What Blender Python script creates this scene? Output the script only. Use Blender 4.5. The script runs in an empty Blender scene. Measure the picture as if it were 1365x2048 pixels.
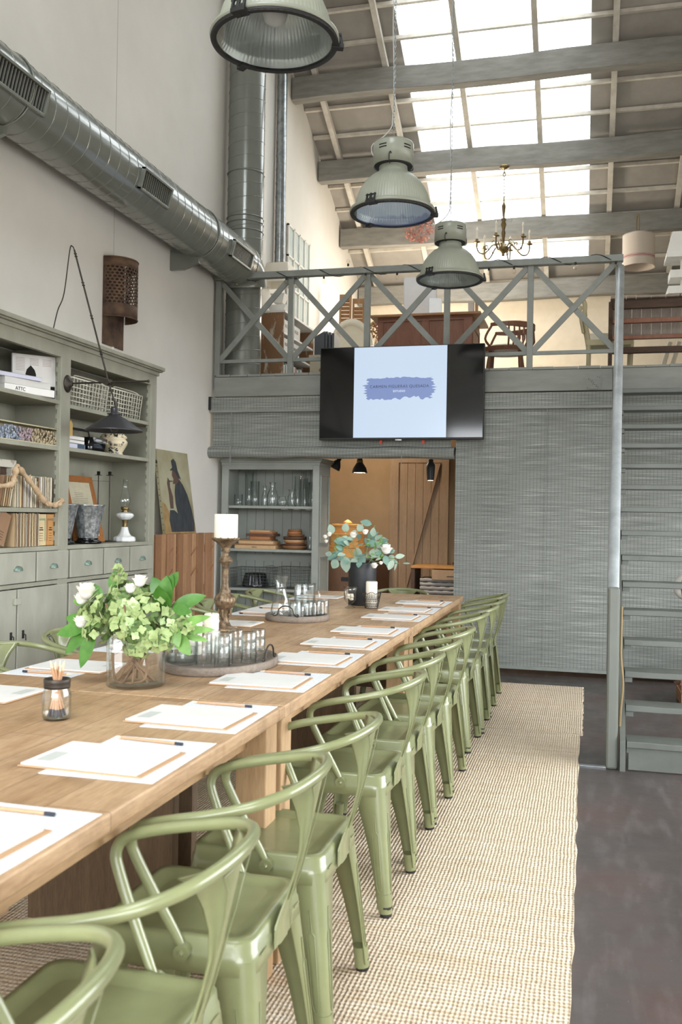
import bpy, math, random
from mathutils import Matrix, Vector, Euler
from math import sin, cos, pi, radians as R
random.seed(7)
C = bpy.context.scene.collection
S = bpy.context.scene
# ---------------- camera, world, exposure ----------------
cam = bpy.data.objects.new('camera', bpy.data.cameras.new('camera')); C.objects.link(cam)
yaw, pitch, roll = 0.25801, 0.00468, 0.0168
f_ = Vector((-sin(yaw)*cos(pitch), cos(yaw)*cos(pitch), sin(pitch)))
r_ = Vector((cos(yaw), sin(yaw), 0)); u_ = r_.cross(f_)
rr = r_*cos(roll) + u_*sin(roll); uu = u_*cos(roll) - r_*sin(roll)
cam.matrix_world = Matrix(((rr.x, uu.x, -f_.x, 0), (rr.y, uu.y, -f_.y, 0), (rr.z, uu.z, -f_.z, 1.3), (0, 0, 0, 1)))
cam.data.sensor_fit = 'VERTICAL'; cam.data.sensor_height = 36; cam.data.sensor_width = 24
cam.data.lens = 1863*36/2048; cam.data.clip_start = .02; cam.data.clip_end = 200
cam.data.dof.use_dof = True; cam.data.dof.focus_distance = 5.0; cam.data.dof.aperture_fstop = 6.3
S.camera = cam
W = bpy.data.worlds.new('overcast_sky'); S.world = W; W.use_nodes = True
bg = W.node_tree.nodes['Background']; bg.inputs[0].default_value = (0.93, 0.97, 1.0, 1); bg.inputs[1].default_value = 9.0
wn = W.node_tree; tcw = wn.nodes.new('ShaderNodeTexCoord'); sxw = wn.nodes.new('ShaderNodeSeparateXYZ'); rw = wn.nodes.new('ShaderNodeValToRGB')
wn.links.new(tcw.outputs['Generated'], sxw.inputs[0]); wn.links.new(sxw.outputs[2], rw.inputs[0]); wn.links.new(rw.outputs[0], bg.inputs[0])
rw.color_ramp.elements[0].position = 0.0; rw.color_ramp.elements[0].color = (.22, .21, .20, 1)      # ground outside
rw.color_ramp.elements[1].position = 0.03; rw.color_ramp.elements[1].color = (.93, .97, 1.0, 1)   # overcast sky
S.view_settings.view_transform = 'Standard'; S.view_settings.look = 'None'
S.view_settings.exposure = 0.84; S.view_settings.gamma = 1
S.cycles.max_bounces = 10; S.cycles.diffuse_bounces = 6; S.cycles.transparent_max_bounces = 24; S.cycles.sample_clamp_indirect = 8
S.cycles.caustics_reflective = False; S.cycles.caustics_refractive = False
RIDGE = 6.2
def zskin(y): return 6.415-.485*(y-10.18) if y >= RIDGE else zskin(RIDGE)-.30*(RIDGE-y)
def portal(name, loc, rot, sx, sy):
    l = bpy.data.lights.new(name, 'AREA'); l.shape = 'RECTANGLE'; l.size = sx; l.size_y = sy
    o = bpy.data.objects.new(name, l); C.objects.link(o); o.location = loc; o.rotation_euler = rot
    l.cycles.is_portal = True
    return o
SK0, SK1 = 8.3, 1.5
ym = (SK0+13.3)/2
portal('skylight_portal', (-1.04, ym, zskin(ym)+.06), (-math.atan(.485), 0, 0), 2.0, (13.3-SK0)*math.hypot(1, .485))
ym = (-1.5+SK1)/2
portal('fill_skylight_portal', (-1.04, ym, zskin(ym)+.06), (math.atan(.30), 0, 0), 2.0, (SK1+1.5)*math.hypot(1, .30))  # serves the added skylight overhead, out of view
portal('front_fill_portal', (0.1, -2.52, 1.75), (R(90), 0, 0), 5.6, 2.7)  # serves the added window behind the camera
portal('side_fill_portal', (3.42, 5.0, 1.65), (0, R(90), 0), 2.1, 5.6)  # serves the added window in the unseen right wall

# ---------------- materials ----------------
def lin(h):
    h = h.lstrip('#'); o = []
    for i in (0, 2, 4):
        c = int(h[i:i+2], 16)/255; o.append(c/12.92 if c <= .04045 else ((c+.055)/1.055)**2.4)
    return (*o, 1)
MATS = {}
class NT:
    def __init__(s, name):
        s.m = bpy.data.materials.new(name); s.m.use_nodes = True; s.t = s.m.node_tree; s.n = s.t.nodes; s.l = s.t.links
        s.b = s.n['Principled BSDF']; s.out = s.n['Material Output']
    def add(s, ty, **k):
        n = s.n.new(ty)
        for a, v in k.items():
            if hasattr(n, a) and a not in ('scale',): setattr(n, a, v)
        return n
    def link(s, a, b): s.l.new(a, b)
    def coord(s, scale=(1, 1, 1), rot=(0, 0, 0), world=False):
        tc = s.n.new('ShaderNodeTexCoord'); mp = s.n.new('ShaderNodeMapping')
        if world:
            g = s.n.new('ShaderNodeNewGeometry'); s.l.new(g.outputs['Position'], mp.inputs[0])
        else: s.l.new(tc.outputs['Object'], mp.inputs[0])
        mp.inputs['Scale'].default_value = scale; mp.inputs['Rotation'].default_value = rot
        return mp.outputs[0]
    def noise(s, vec, scale, detail=4, rough=.6):
        n = s.n.new('ShaderNodeTexNoise'); n.inputs['Scale'].default_value = scale; n.inputs['Detail'].default_value = detail
        n.inputs['Roughness'].default_value = rough; s.l.new(vec, n.inputs['Vector']); return n.outputs[0]
    def ramp(s, fac, stops):
        r = s.n.new('ShaderNodeValToRGB'); e = r.color_ramp.elements
        while len(e) > len(stops): e.remove(e[-1])
        while len(e) < len(stops): e.new(.5)
        for i, (p, c) in enumerate(stops): e[i].position = p; e[i].color = lin(c) if isinstance(c, str) else (c, c, c, 1)
        s.l.new(fac, r.inputs[0]); return r.outputs[0]
    def mix(s, fac, a, b, mode='MIX'):
        m = s.n.new('ShaderNodeMix'); m.data_type = 'RGBA'; m.blend_type = mode
        for sock, v in ((m.inputs[0], fac), (m.inputs[6], a), (m.inputs[7], b)):
            if isinstance(v, (int, float)): sock.default_value = v if sock == m.inputs[0] else (v, v, v, 1)
            elif isinstance(v, str): sock.default_value = lin(v)
            else: s.l.new(v, sock)
        return m.outputs[2]
    def bump(s, h, st=.3, dist=.002):
        b = s.n.new('ShaderNodeBump'); b.inputs['Strength'].default_value = st; b.inputs['Distance'].default_value = dist
        s.l.new(h, b.inputs['Height']); s.l.new(b.outputs[0], s.b.inputs['Normal'])
    def math(s, op, a, b=0.0):
        m = s.n.new('ShaderNodeMath'); m.operation = op
        for i, v in enumerate((a, b)):
            if isinstance(v, (int, float)): m.inputs[i].default_value = v
            else: s.l.new(v, m.inputs[i])
        return m.outputs[0]
def mat(name, col, rough=.5, metal=0., col2=None, sc=6, st=(1, 1, 1), bump=0., bsc=60, spec=.5, lo=.35, hi=.65, world=False, **kw):
    if name in MATS: return MATS[name]
    t = NT(name); b = t.b
    b.inputs['Roughness'].default_value = rough; b.inputs['Metallic'].default_value = metal
    b.inputs['Specular IOR Level'].default_value = spec
    v = t.coord(st, world=world)
    if col2:
        c = t.ramp(t.noise(v, sc), [(lo, col), (hi, col2)]); t.link(c, b.inputs['Base Color'])
    else:
        c = t.ramp(t.noise(v, sc), [(0, shade(col, .93)), (1, shade(col, 1.05))]); t.link(c, b.inputs['Base Color'])
    if bump: t.bump(t.noise(v, bsc), bump, .002)
    if 'emit' in kw: b.inputs['Emission Color'].default_value = lin(kw['emit']); b.inputs['Emission Strength'].default_value = kw['es']
    if 'sss' in kw: b.inputs['Subsurface Weight'].default_value = kw['sss']; b.inputs['Subsurface Radius'].default_value = (.01, .008, .006)
    if 'coat' in kw: b.inputs['Coat Weight'].default_value = kw['coat']; b.inputs['Coat Roughness'].default_value = .1
    MATS[name] = t.m; return t.m
def shade(h, f):
    h = h.lstrip('#'); return '#'+''.join('%02x' % max(0, min(255, int(int(h[i:i+2], 16)*f))) for i in (0, 2, 4))
def wood(name, a, b, axis='y', sc=3, rough=.55, planks=None, bump=.15, dark=None):
    """grain stretched along axis; planks=(row width, length) draws board seams"""
    if name in MATS: return MATS[name]
    t = NT(name)
    st = {'x': (1, 9, 9), 'y': (9, 1, 9), 'z': (9, 9, 1)}[axis]
    v = t.coord(st); n1 = t.noise(v, sc, 6, .65)
    v2 = t.coord(tuple(s*4 for s in st)); n2 = t.noise(v2, sc*2, 3)
    c = t.ramp(n1, [(.3, a), (.7, b)]); c = t.mix(.22, c, t.ramp(n2, [(.3, shade(a, .75)), (.7, shade(b, 1.08))]))
    if planks:
        br = t.n.new('ShaderNodeTexBrick'); rot = (0, 0, R(90)) if axis == 'y' else (0, 0, 0)
        t.link(t.coord((1, 1, 1), rot), br.inputs['Vector'])
        br.inputs['Scale'].default_value = 1; br.inputs['Row Height'].default_value = planks[0]; br.inputs['Brick Width'].default_value = planks[1]
        br.inputs['Mortar Size'].default_value = .0016; br.inputs['Mortar Smooth'].default_value = .2
        br.inputs['Color1'].default_value = lin('#ffffff'); br.inputs['Color2'].default_value = lin('#cfc2ae'); br.inputs['Mortar'].default_value = lin('#8a7a66')
        c = t.mix(.75, c, br.outputs[0], 'MULTIPLY')
    if dark:
        c = t.mix(t.ramp(t.noise(t.coord((2, 2, 2)), 4, 5), [(.52, 0.), (.75, .55)]), c, dark)
    t.link(c, t.b.inputs['Base Color']); t.b.inputs['Roughness'].default_value = rough
    t.bump(n2, bump, .0015)
    MATS[name] = t.m; return t.m
def glass(name, tint='#fefefe', edge='#d4dbd8', gl=.5, edge_pos=.5):
    """thin clear glass: see-through, darker where one looks along the wall of the vessel, with reflections"""
    if name in MATS: return MATS[name]
    t = NT(name); t.n.remove(t.b)
    tr = t.n.new('ShaderNodeBsdfTransparent'); gs = t.n.new('ShaderNodeBsdfGlossy'); mx = t.n.new('ShaderNodeMixShader')
    lw = t.n.new('ShaderNodeLayerWeight'); lw.inputs[0].default_value = .5
    c = t.ramp(lw.outputs[1], [(edge_pos, tint), (.98, edge)]); t.link(c, tr.inputs[0])
    gs.inputs['Roughness'].default_value = .02; gs.inputs[0].default_value = (1, 1, 1, 1)
    m = t.math('ADD', t.math('MULTIPLY', t.math('POWER', lw.outputs[1], 3.0), gl), .045)
    t.link(m, mx.inputs[0]); t.link(tr.outputs[0], mx.inputs[1]); t.link(gs.outputs[0], mx.inputs[2]); t.link(mx.outputs[0], t.out.inputs[0])
    MATS[name] = t.m; return t.m

# ---------------- mesh builder ----------------
WM = {}
class MB:
    def __init__(s): s.v = []; s.f = []; s.mi = []; s.sm = []
    def add(s, vs, fs, smooth=False, m=0, M=None):
        o = len(s.v)
        for p in vs:
            p = Vector(p); s.v.append(M @ p if M else p)
        for f in fs: s.f.append([i+o for i in f]); s.mi.append(m); s.sm.append(smooth)
        return s
    def box(s, c, d, rot=None, m=0, M=None):
        x, y, z = d[0]/2, d[1]/2, d[2]/2
        vs = [(-x, -y, -z), (x, -y, -z), (x, y, -z), (-x, y, -z), (-x, -y, z), (x, -y, z), (x, y, z), (-x, y, z)]
        T = Matrix.Translation(c)
        if rot: T = T @ Euler(rot).to_matrix().to_4x4()
        if M: T = M @ T
        return s.add(vs, [(0, 3, 2, 1), (4, 5, 6, 7), (0, 1, 5, 4), (1, 2, 6, 5), (2, 3, 7, 6), (3, 0, 4, 7)], m=m, M=T)
    def bb(s, x0, x1, y0, y1, z0, z1, m=0): return s.box(((x0+x1)/2, (y0+y1)/2, (z0+z1)/2), (abs(x1-x0), abs(y1-y0), abs(z1-z0)), m=m)
    def bar(s, a, b, w, h, m=0, up=(0, 0, 1)):
        a, b = Vector(a), Vector(b); d = (b-a); L = d.length; d.normalize(); up = Vector(up)
        if abs(d.dot(up)) > .98: up = Vector((1, 0, 0))
        sx = d.cross(up).normalized(); u = sx.cross(d)
        T = Matrix((( sx.x, d.x, u.x, (a.x+b.x)/2), (sx.y, d.y, u.y, (a.y+b.y)/2), (sx.z, d.z, u.z, (a.z+b.z)/2), (0, 0, 0, 1)))
        return s.box((0, 0, 0), (w, L, h), m=m, M=T)
    def loft(s, rings, closed=True, caps=True, smooth=True, m=0):
        n = len(rings[0]); vs = [p for r in rings for p in r]; fs = []
        for i in range(len(rings)-1):
            for j in range(n if closed else n-1):
                k = (j+1) % n; fs.append((i*n+j, i*n+k, (i+1)*n+k, (i+1)*n+j))
        s.add(vs, fs, smooth, m)
        if caps and closed:
            s.add(rings[0], [tuple(range(n))[::-1]], False, m); s.add(rings[-1], [tuple(range(n))], False, m)
        return s
    def tube(s, pts, r, n=8, closed=False, m=0, caps=True, flat=None):
        P = [Vector(p) for p in pts]; N = len(P); rad = r if isinstance(r, (list, tuple)) else [r]*N
        T = []
        for i in range(N):
            a = P[(i-1) % N] if (closed or i > 0) else P[i]; b = P[(i+1) % N] if (closed or i < N-1) else P[i]
            d = b-a; T.append(d.normalized() if d.length > 1e-9 else Vector((0, 0, 1)))
        u = T[0].orthogonal().normalized(); rings = []
        for i in range(N):
            u = (u - T[i]*u.dot(T[i])); u = u.normalized() if u.length > 1e-6 else T[i].orthogonal().normalized()
            w = T[i].cross(u)
            rings.append([P[i]+(u*cos(2*pi*j/n)+w*sin(2*pi*j/n))*rad[i] for j in range(n)])
        if closed: rings.append(rings[0]); caps = False
        return s.loft(rings, True, caps, True, m)
    def lathe(s, prof, n=24, loc=(0, 0, 0), M=None, mod=None, m=0, smooth=True, cap0=False, cap1=False):
        T = Matrix.Translation(loc)
        if M: T = T @ M
        rings = []
        for i, (r, z) in enumerate(prof):
            ring = []
            for j in range(n):
                a = 2*pi*j/n; q = r*(mod(a, i) if mod else 1); ring.append(T @ Vector((q*cos(a), q*sin(a), z)))
            rings.append(ring)
        s.loft(rings, True, False, smooth, m)
        if cap0: s.add(rings[0], [tuple(range(n))[::-1]], False, m)
        if cap1: s.add(rings[-1], [tuple(range(n))], False, m)
        return s
    def cyl(s, a, b, r, n=12, m=0, r2=None): return s.tube([a, b], [r, r2 if r2 is not None else r], n, m=m)
    def poly(s, pts, thick, M=None, m=0):
        """pts (x,y) outline in its own plane, extruded along z"""
        n = len(pts); vs = [(x, y, 0) for x, y in pts]+[(x, y, thick) for x, y in pts]
        fs = [tuple(range(n))[::-1], tuple(range(n, 2*n))]+[(i, (i+1) % n, n+(i+1) % n, n+i) for i in range(n)]
        return s.add(vs, fs, False, m, M)
    def ball(s, c, r, n=10, m=0, sc=(1, 1, 1), M=None):
        k = max(5, n//2+1); pr = [(max(1e-4, sin(pi*i/k)), -cos(pi*i/k)) for i in range(k+1)]
        T = Matrix.Translation(c)
        if M: T = T @ M
        T = T @ Matrix.Diagonal((r*sc[0], r*sc[1], r*sc[2], 1))
        rings = [[T @ Vector((q*cos(2*pi*j/n), q*sin(2*pi*j/n), z)) for j in range(n)] for q, z in pr]
        return s.loft(rings, True, False, True, m)
    def mesh(s, name, mats, inv=None):
        me = bpy.data.meshes.new(name); vs = [inv @ p for p in s.v] if inv else s.v
        me.from_pydata([tuple(p) for p in vs], [], s.f)
        me.polygons.foreach_set('material_index', s.mi); me.polygons.foreach_set('use_smooth', s.sm)
        for mm in (mats if isinstance(mats, (list, tuple)) else [mats]): me.materials.append(mm)
        me.update(); return me
    def build(s, name, mats, parent=None, world=False, bev=0, label=None, loc=None, stuff=False, rz=0):
        """one mesh object; with a parent it is a part (coordinates local, or world=True)"""
        if parent is not None:
            inv = WM[parent.name].inverted() if world else None
            o = bpy.data.objects.new(name, s.mesh(name, mats, inv)); C.objects.link(o); o.parent = parent; WM[o.name] = WM[parent.name]
        else:
            L = Matrix.Translation(loc) if loc is not None else Matrix()
            if rz and not world: L = L @ Matrix.Rotation(rz, 4, 'Z')
            o = bpy.data.objects.new(name, s.mesh(name, mats, L.inverted() if (world and loc is not None) else None)); C.objects.link(o); o.matrix_world = L; WM[o.name] = L.copy()
        if label: o['label'] = label
        if stuff: o['kind'] = 'stuff'
        if bev:
            md = o.modifiers.new('bevel', 'BEVEL'); md.width = bev; md.segments = 2; md.limit_method = 'ANGLE'; md.angle_limit = R(40)
        return o
def tag(o, label, cat, group=None, kind=None):
    o['label'] = label; o['category'] = cat
    if group: o['group'] = group
    if kind: o['kind'] = kind
    return o
def thing(name, label, cat, loc=(0, 0, 0), rz=0, group=None, rot=None):
    o = bpy.data.objects.new(name, None); C.objects.link(o); o.empty_display_size = .05
    M = Matrix.Translation(loc) @ (Euler(rot).to_matrix().to_4x4() if rot else Matrix.Rotation(rz, 4, 'Z'))
    o.location = loc; o.rotation_euler = rot if rot else (0, 0, rz); WM[o.name] = M
    return tag(o, label, cat, group)
def struct(name, mb, mats, bev=0):
    o = mb.build(name, mats, bev=bev); o['kind'] = 'structure'; return o
def dup(root, loc, rz=None, label=None, group=None, rot=None):
    def cp(o, par):
        c = o.copy(); C.objects.link(c); c.parent = par
        for ch in o.children: cp(ch, c)
        return c
    r = cp(root, None); r.location = loc
    if rz is not None: r.rotation_euler = (0, 0, rz)
    if rot is not None: r.rotation_euler = rot
    WM[r.name] = Matrix.Translation(loc) @ Euler(r.rotation_euler).to_matrix().to_4x4()
    if label: r['label'] = label
    if group: r['group'] = group
    return r
ORD = ['first', 'second', 'third', 'fourth', 'fifth', 'sixth', 'seventh', 'eighth', 'ninth', 'tenth', 'eleventh', 'twelfth', 'thirteenth', 'fourteenth', 'fifteenth', 'sixteenth', 'seventeenth', 'eighteenth', 'nineteenth', 'twentieth', 'twenty-first', 'twenty-second', 'twenty-third', 'twenty-fourth', 'twenty-fifth', 'twenty-sixth']
def smooth_path(pts, n=6, closed=False):
    P = [Vector(p) for p in pts]; out = []; N = len(P)
    for i in range(N if closed else N-1):
        p0 = P[(i-1) % N] if (closed or i) else P[0]; p1 = P[i]; p2 = P[(i+1) % N]; p3 = P[(i+2) % N] if (closed or i < N-2) else P[-1]
        for k in range(n):
            t = k/n; out.append(.5*((2*p1)+(p2-p0)*t+(2*p0-5*p1+4*p2-p3)*t*t+(-p0+3*p1-3*p2+p3)*t**3))
    if not closed: out.append(P[-1])
    return out

# ---------------- palette ----------------
m_wall = mat('plaster_wall', '#e2dfd9', .9, col2='#dad7d0', sc=1.2, bump=.1, bsc=40)
m_cream = mat('cream_plaster', '#e2d6c2', .9, bump=.1, bsc=30)
m_roof = mat('roof_board', '#a8a39c', .85, col2='#9b968f', sc=3)
m_rafter = mat('offwhite_timber', '#d8d3c9', .8, col2='#c4bdb1', sc=8, bump=.3, bsc=30)
m_beam = mat('grey_beam_paint', '#908e88', .7, col2='#7d7b75', sc=4, st=(1, 5, 5), bump=.4, bsc=12)
m_mezz = mat('mezzanine_grey_paint', '#8b8d87', .6, col2='#7f817b', sc=3, st=(1, 5, 5), bump=.35, bsc=14)
m_rail = mat('railing_grey_paint', '#7d817b', .5, col2='#878b86', sc=8, bump=.2, bsc=30)
m_stair = mat('stair_grey_paint', '#50534d', .42, col2='#5a5d57', sc=6, bump=.25, bsc=25)
m_case = mat('bookcase_greige_paint', '#9b9a8b', .6, col2='#8c8b7d', sc=2.5, st=(1, 2.5, 1), bump=.25, bsc=18)
m_drawer = mat('washed_grey_paint', '#8f8f82', .6, col2='#a3a295', sc=3, st=(1, 1.5, .6), bump=.25, bsc=18)
m_chair = mat('olive_enamel', '#767a56', .3, col2='#80845e', sc=9, coat=.25)
m_black = mat('matt_black', '#1b1b1c', .55)
m_blackgl = mat('glossy_black', '#08090b', .12)
m_duct = mat('duct_grey_enamel', '#7b7f78', .24, metal=.15, coat=.5)
m_galv = mat('galvanised_steel', '#b3b8ba', .28, metal=.9, col2='#8e9497', sc=20)
m_white = mat('white_paint', '#e4e2dc', .6)
m_paper = mat('white_paper', '#d6d4d0', .8)
m_kraft = mat('kraft_board', '#b18d6a', .8)
m_wax = mat('ivory_wax', '#eee6d6', .5, sss=.3)
m_dkmetal = mat('dark_iron', '#3a3632', .5, metal=.7, col2='#4c453e', sc=30)
m_rust = mat('rusted_iron', '#43322c', .8, metal=.2, col2='#6c543f', sc=9, bump=.4, bsc=60)
m_brass = mat('aged_brass', '#8d7a54', .4, metal=.8, col2='#6a5a3c', sc=30)
m_oak = wood('oak_tabletop', '#a17e5a', '#c3a583', 'y', 2.2, .5, planks=(.133, .95), dark='#6e5238')
m_oakleg = wood('oak_frame', '#a2805b', '#b8976f', 'y', 2.5, .6)
m_oakpost = wood('oak_post', '#a5845e', '#ba9a74', 'z', 2.5, .6)
m_pine = wood('pine_boards', '#94795e', '#a88c6f', 'z', 2.5, .65)
m_fir = wood('fir_planks', '#9a6e4a', '#b58560', 'z', 3, .65)
m_darkwood = wood('dark_old_wood', '#3c2a22', '#56402f', 'x', 3, .7)
m_browndesk = wood('brown_desk_wood', '#7c4f37', '#93614a', 'z', 3, .5)
m_glass = glass('clear_glass')
m_glassth = glass('thick_glass', '#fdfefe', '#b9c1be', .6, .45)
# ---------------- room shell ----------------
def yseg(mb, x0, x1, y0, y1, th=.06, off=0., m=0):
    """slab following the roof slope between y0 and y1"""
    a = zskin(y0)+off; b = zskin(y1)+off
    vs = [(x0, y0, a), (x1, y0, a), (x1, y1, b), (x0, y1, b), (x0, y0, a+th), (x1, y0, a+th), (x1, y1, b+th), (x0, y1, b+th)]
    mb.add(vs, [(0, 3, 2, 1), (4, 5, 6, 7), (0, 1, 5, 4), (1, 2, 6, 5), (2, 3, 7, 6), (3, 0, 4, 7)], m=m)
XL, XR, YF, YB = -3.35, 3.4, -2.5, 13.6
t = NT('floor_concrete'); v = t.coord((1, 1, 1))
c = t.ramp(t.noise(v, 1.1, 6, .6), [(.3, '#3c3735'), (.5, '#49413e'), (.62, '#4f3e3a'), (.75, '#3e3c3a')])
sp = t.ramp(t.noise(v, 90, 2), [(.70, 0.), (.76, 1.)]); c = t.mix(t.math('MULTIPLY', sp, .5), c, '#8f8884')
c = t.mix(t.ramp(t.noise(t.coord((3, .6, 1)), 5, 5), [(.5, 0.), (.8, .5)]), c, '#6f6a68')
t.link(c, t.b.inputs['Base Color']); t.link(t.ramp(t.noise(v, 4, 5), [(.3, .32), (.7, .55)]), t.b.inputs['Roughness']); t.bump(t.noise(v, 25, 4), .2, .003)
m_floor = t.m
struct('floor', MB().bb(XL-.2, XR+.2, YF-.2, YB+.2, -.2, 0), m_floor)
# left wall: panels with a fine joint where the sheets meet
def gable(x0, x1):
    mb = MB(); ys = [YF, RIDGE, YB]
    lo = [(x0, y, 0) for y in ys]+[(x0, y, zskin(y)+.05) for y in ys]; hi = [(x1, *p[1:]) for p in lo]
    mb.add(lo+hi, [(0, 1, 4, 3), (1, 2, 5, 4), (6, 9, 10, 7), (7, 10, 11, 8), (3, 4, 10, 9), (4, 5, 11, 10), (0, 3, 9, 6), (2, 8, 11, 5), (0, 6, 7, 1), (1, 7, 8, 2)])
    return mb
struct('wall_left', gable(XL-.15, XL), m_wall)
SY0, SY1, SZ0, SZ1 = 2.2, 7.8, .6, 2.7
mb = MB(); X0_, X1_ = XR, XR+.15
mb.bb(X0_, X1_, YF, SY0, 0, SZ1); mb.bb(X0_, X1_, SY1, YB, 0, SZ1); mb.bb(X0_, X1_, SY0, SY1, 0, SZ0)
ys = [YF, RIDGE, YB]; lo = [(X0_, y, SZ1) for y in ys]+[(X0_, y, zskin(y)+.05) for y in ys]; hi = [(X1_, *p[1:]) for p in lo]
mb.add(lo+hi, [(0, 1, 4, 3), (1, 2, 5, 4), (6, 9, 10, 7), (7, 10, 11, 8), (3, 4, 10, 9), (4, 5, 11, 10), (0, 3, 9, 6), (2, 8, 11, 5), (0, 6, 7, 1), (1, 7, 8, 2)])
struct('wall_right', mb, m_wall)
mb = MB(); mb.bb(XL, XL+.0008, 6.098, 6.101, 2.5, 8.0); struct('trim_0', mb, m_mezz)
mb = MB(); mb.bb(XL, XR, YB, YB+.15, 2.55, zskin(YB)+.05); struct('wall_back', mb, m_cream)
# shallow curved plaster hood on the back wall of the loft
mb = MB(); arc = [(-.9+2.9*sin(a)*1.0, 3.0+.5*cos(a)) for a in [R(-60+i*7.5) for i in range(17)]]
mb.poly([(x, z) for x, z in arc]+[(2.4, 2.56), (-3.2, 2.56)], .16, Matrix.Translation((0, YB, 0)) @ Matrix.Rotation(R(90), 4, 'X'))
struct('trim_1', mb, m_cream)
WX0, WX1, WZ0, WZ1 = -2.7, 2.9, .4, 3.1
mb = MB(); mb.bb(XL, WX0, YF-.15, YF, 0, zskin(YF)+.05); mb.bb(WX1, XR, YF-.15, YF, 0, zskin(YF)+.05); mb.bb(WX0, WX1, YF-.15, YF, 0, WZ0); mb.bb(WX0, WX1, YF-.15, YF, WZ1, zskin(YF)+.05)
struct('wall_front', mb, m_wall)
fr = MB()
for i in range(5): x = WX0+.03+(WX1-WX0-.06)*i/4; fr.bb(x-.03, x+.03, YF-.1, YF-.04, WZ0, WZ1)
for z in (WZ0+.03, 1.9, WZ1-.03): fr.bb(WX0, WX1, YF-.1, YF-.04, z-.03, z+.03)
struct('fill_window_1', fr, m_rail)  # unseen window behind the camera, added and sized for its light
fr = MB()
for i in range(7): y = SY0+.03+(SY1-SY0-.06)*i/6; fr.bb(XR+.04, XR+.1, y-.025, y+.025, SZ0, SZ1)
for z in (SZ0+.03, 1.5, SZ1-.03): fr.bb(XR+.04, XR+.1, SY0, SY1, z-.025, z+.025)
struct('fill_window_4', fr, m_rail)  # unseen side window, added to brighten the left wall and chairs
# ceiling: boards, with the run of daylight panels left open
SX0, SX1 = -2.05, -.03
mb = MB()
for x0, x1 in ((XL-.1, SX0), (SX1, XR+.1)): yseg(mb, x0, x1, RIDGE, YB+.1); yseg(mb, x0, x1, YF-.1, RIDGE)
yseg(mb, SX0, SX1, 13.35, YB+.1); yseg(mb, SX0, SX1, SK1, RIDGE); yseg(mb, SX0, SX1, RIDGE, SK0); yseg(mb, SX0, SX1, YF-.1, -1.5)
struct('ceiling', mb, m_roof)
t = NT('milky_daylight_sheet'); t.n.remove(t.b)
tr = t.n.new('ShaderNodeBsdfTransparent'); tl = t.n.new('ShaderNodeBsdfTranslucent'); mx = t.n.new('ShaderNodeMixShader'); mx.inputs[0].default_value = .25
tr.inputs[0].default_value = (.60, .61, .61, 1); tl.inputs[0].default_value = (.6, .61, .61, 1)
t.link(tr.outputs[0], mx.inputs[1]); t.link(tl.outputs[0], mx.inputs[2]); t.link(mx.outputs[0], t.out.inputs[0]); m_sheet = t.m
t = NT('fill_skylight_sheet'); t.n.remove(t.b); tr = t.n.new('ShaderNodeBsdfTransparent'); tr.inputs[0].default_value = (.93, .95, .95, 1); t.link(tr.outputs[0], t.out.inputs[0]); m_clear = t.m  # clear sheet for the added skylight, lets more light in
mb = MB(); yseg(mb, SX0, SX1, SK0, 13.35, .004, .03); struct('window_2', mb, m_sheet)
mb = MB(); yseg(mb, SX0, SX1, -1.5, SK1, .004, .03); struct('fill_window_3', mb, m_clear)  # unseen skylight added on the front slope to fill light
# tie beams (across), rafters (down the slope), purlins (across, on the rafters)
n = 2
def zb(y): return zskin(y)-.36
BY = [13.5, 12.39, 11.29, 10.18, 9.08, 7.97, 6.86]
for i, y in enumerate(BY):
    mb = MB(); N = 22; rings = []
    for k in range(N+1):
        x = XL+.02+(XR-XL-.04)*k/N; j = .006*sin(k*2.1+i)+.004*sin(k*5.3)
        z = zb(y)+.012*sin(k*.7+i*2)
        rings.append([(x, y-.07+j, z), (x, y+.07, z), (x, y+.07, z+.25), (x, y-.07+j, z+.25)])
    mb.loft(rings, smooth=False)
    o = struct('trim_%d' % n, mb, m_beam, bev=.006); n += 1
for x in (-3.07, -2.25, -1.43, -.6, .22, 1.04, 1.86, 2.68):
    mb = MB(); yseg(mb, x-.03, x+.03, RIDGE, YB, .075, -.115); struct('trim_%d' % n, mb, m_rafter); n += 1
    mb = MB(); yseg(mb, x-.03, x+.03, YF, RIDGE, .075, -.115); struct('trim_%d' % n, mb, m_rafter); n += 1
y = 13.25
while y > RIDGE:
    mb = MB(); jit = random.uniform(-.004, .004); z = zskin(y)-.04+jit
    mb.bb(XL+.01, XR-.01, y-.022, y+.022, z-.002, z+.038); struct('trim_%d' % n, mb, m_rafter); n += 1; y -= .37
y = -2.3
while y < RIDGE:
    mb = MB(); z = zskin(y)-.04; mb.bb(XL+.01, XR-.01, y-.022, y+.022, z-.002, z+.038); struct('trim_%d' % n, mb, m_rafter); n += 1; y += .8
# lapped sheet edges seen through the skylight
for y in (12.9, 11.8, 10.72, 9.55):
    mb = MB(); yseg(mb, SX0+.02, SX1-.02, y, y+.025, .006, .036); struct('trim_%d' % n, mb, m_sheet2 if 'm_sheet2' in globals() else m_rafter); n += 1

# ---------------- mezzanine ----------------
MF = 2.55
mb = MB(); mb.bb(XL, XR, 8.03, YB, 2.44, MF); struct('mezzanine_floor', mb, m_mezz)
mb = MB(); N = 24; rings = []
for k in range(N+1):
    x = XL+.03+(XR-XL-.04)*k/N; j = .004*sin(k*1.7)
    rings.append([(x, 7.95+j, 2.375), (x, 8.03, 2.375), (x, 8.03, 2.555), (x, 7.95+j, 2.555)])
mb.loft(rings, smooth=False); struct('trim_%d' % n, mb, m_mezz, bev=.004); n += 1
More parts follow.
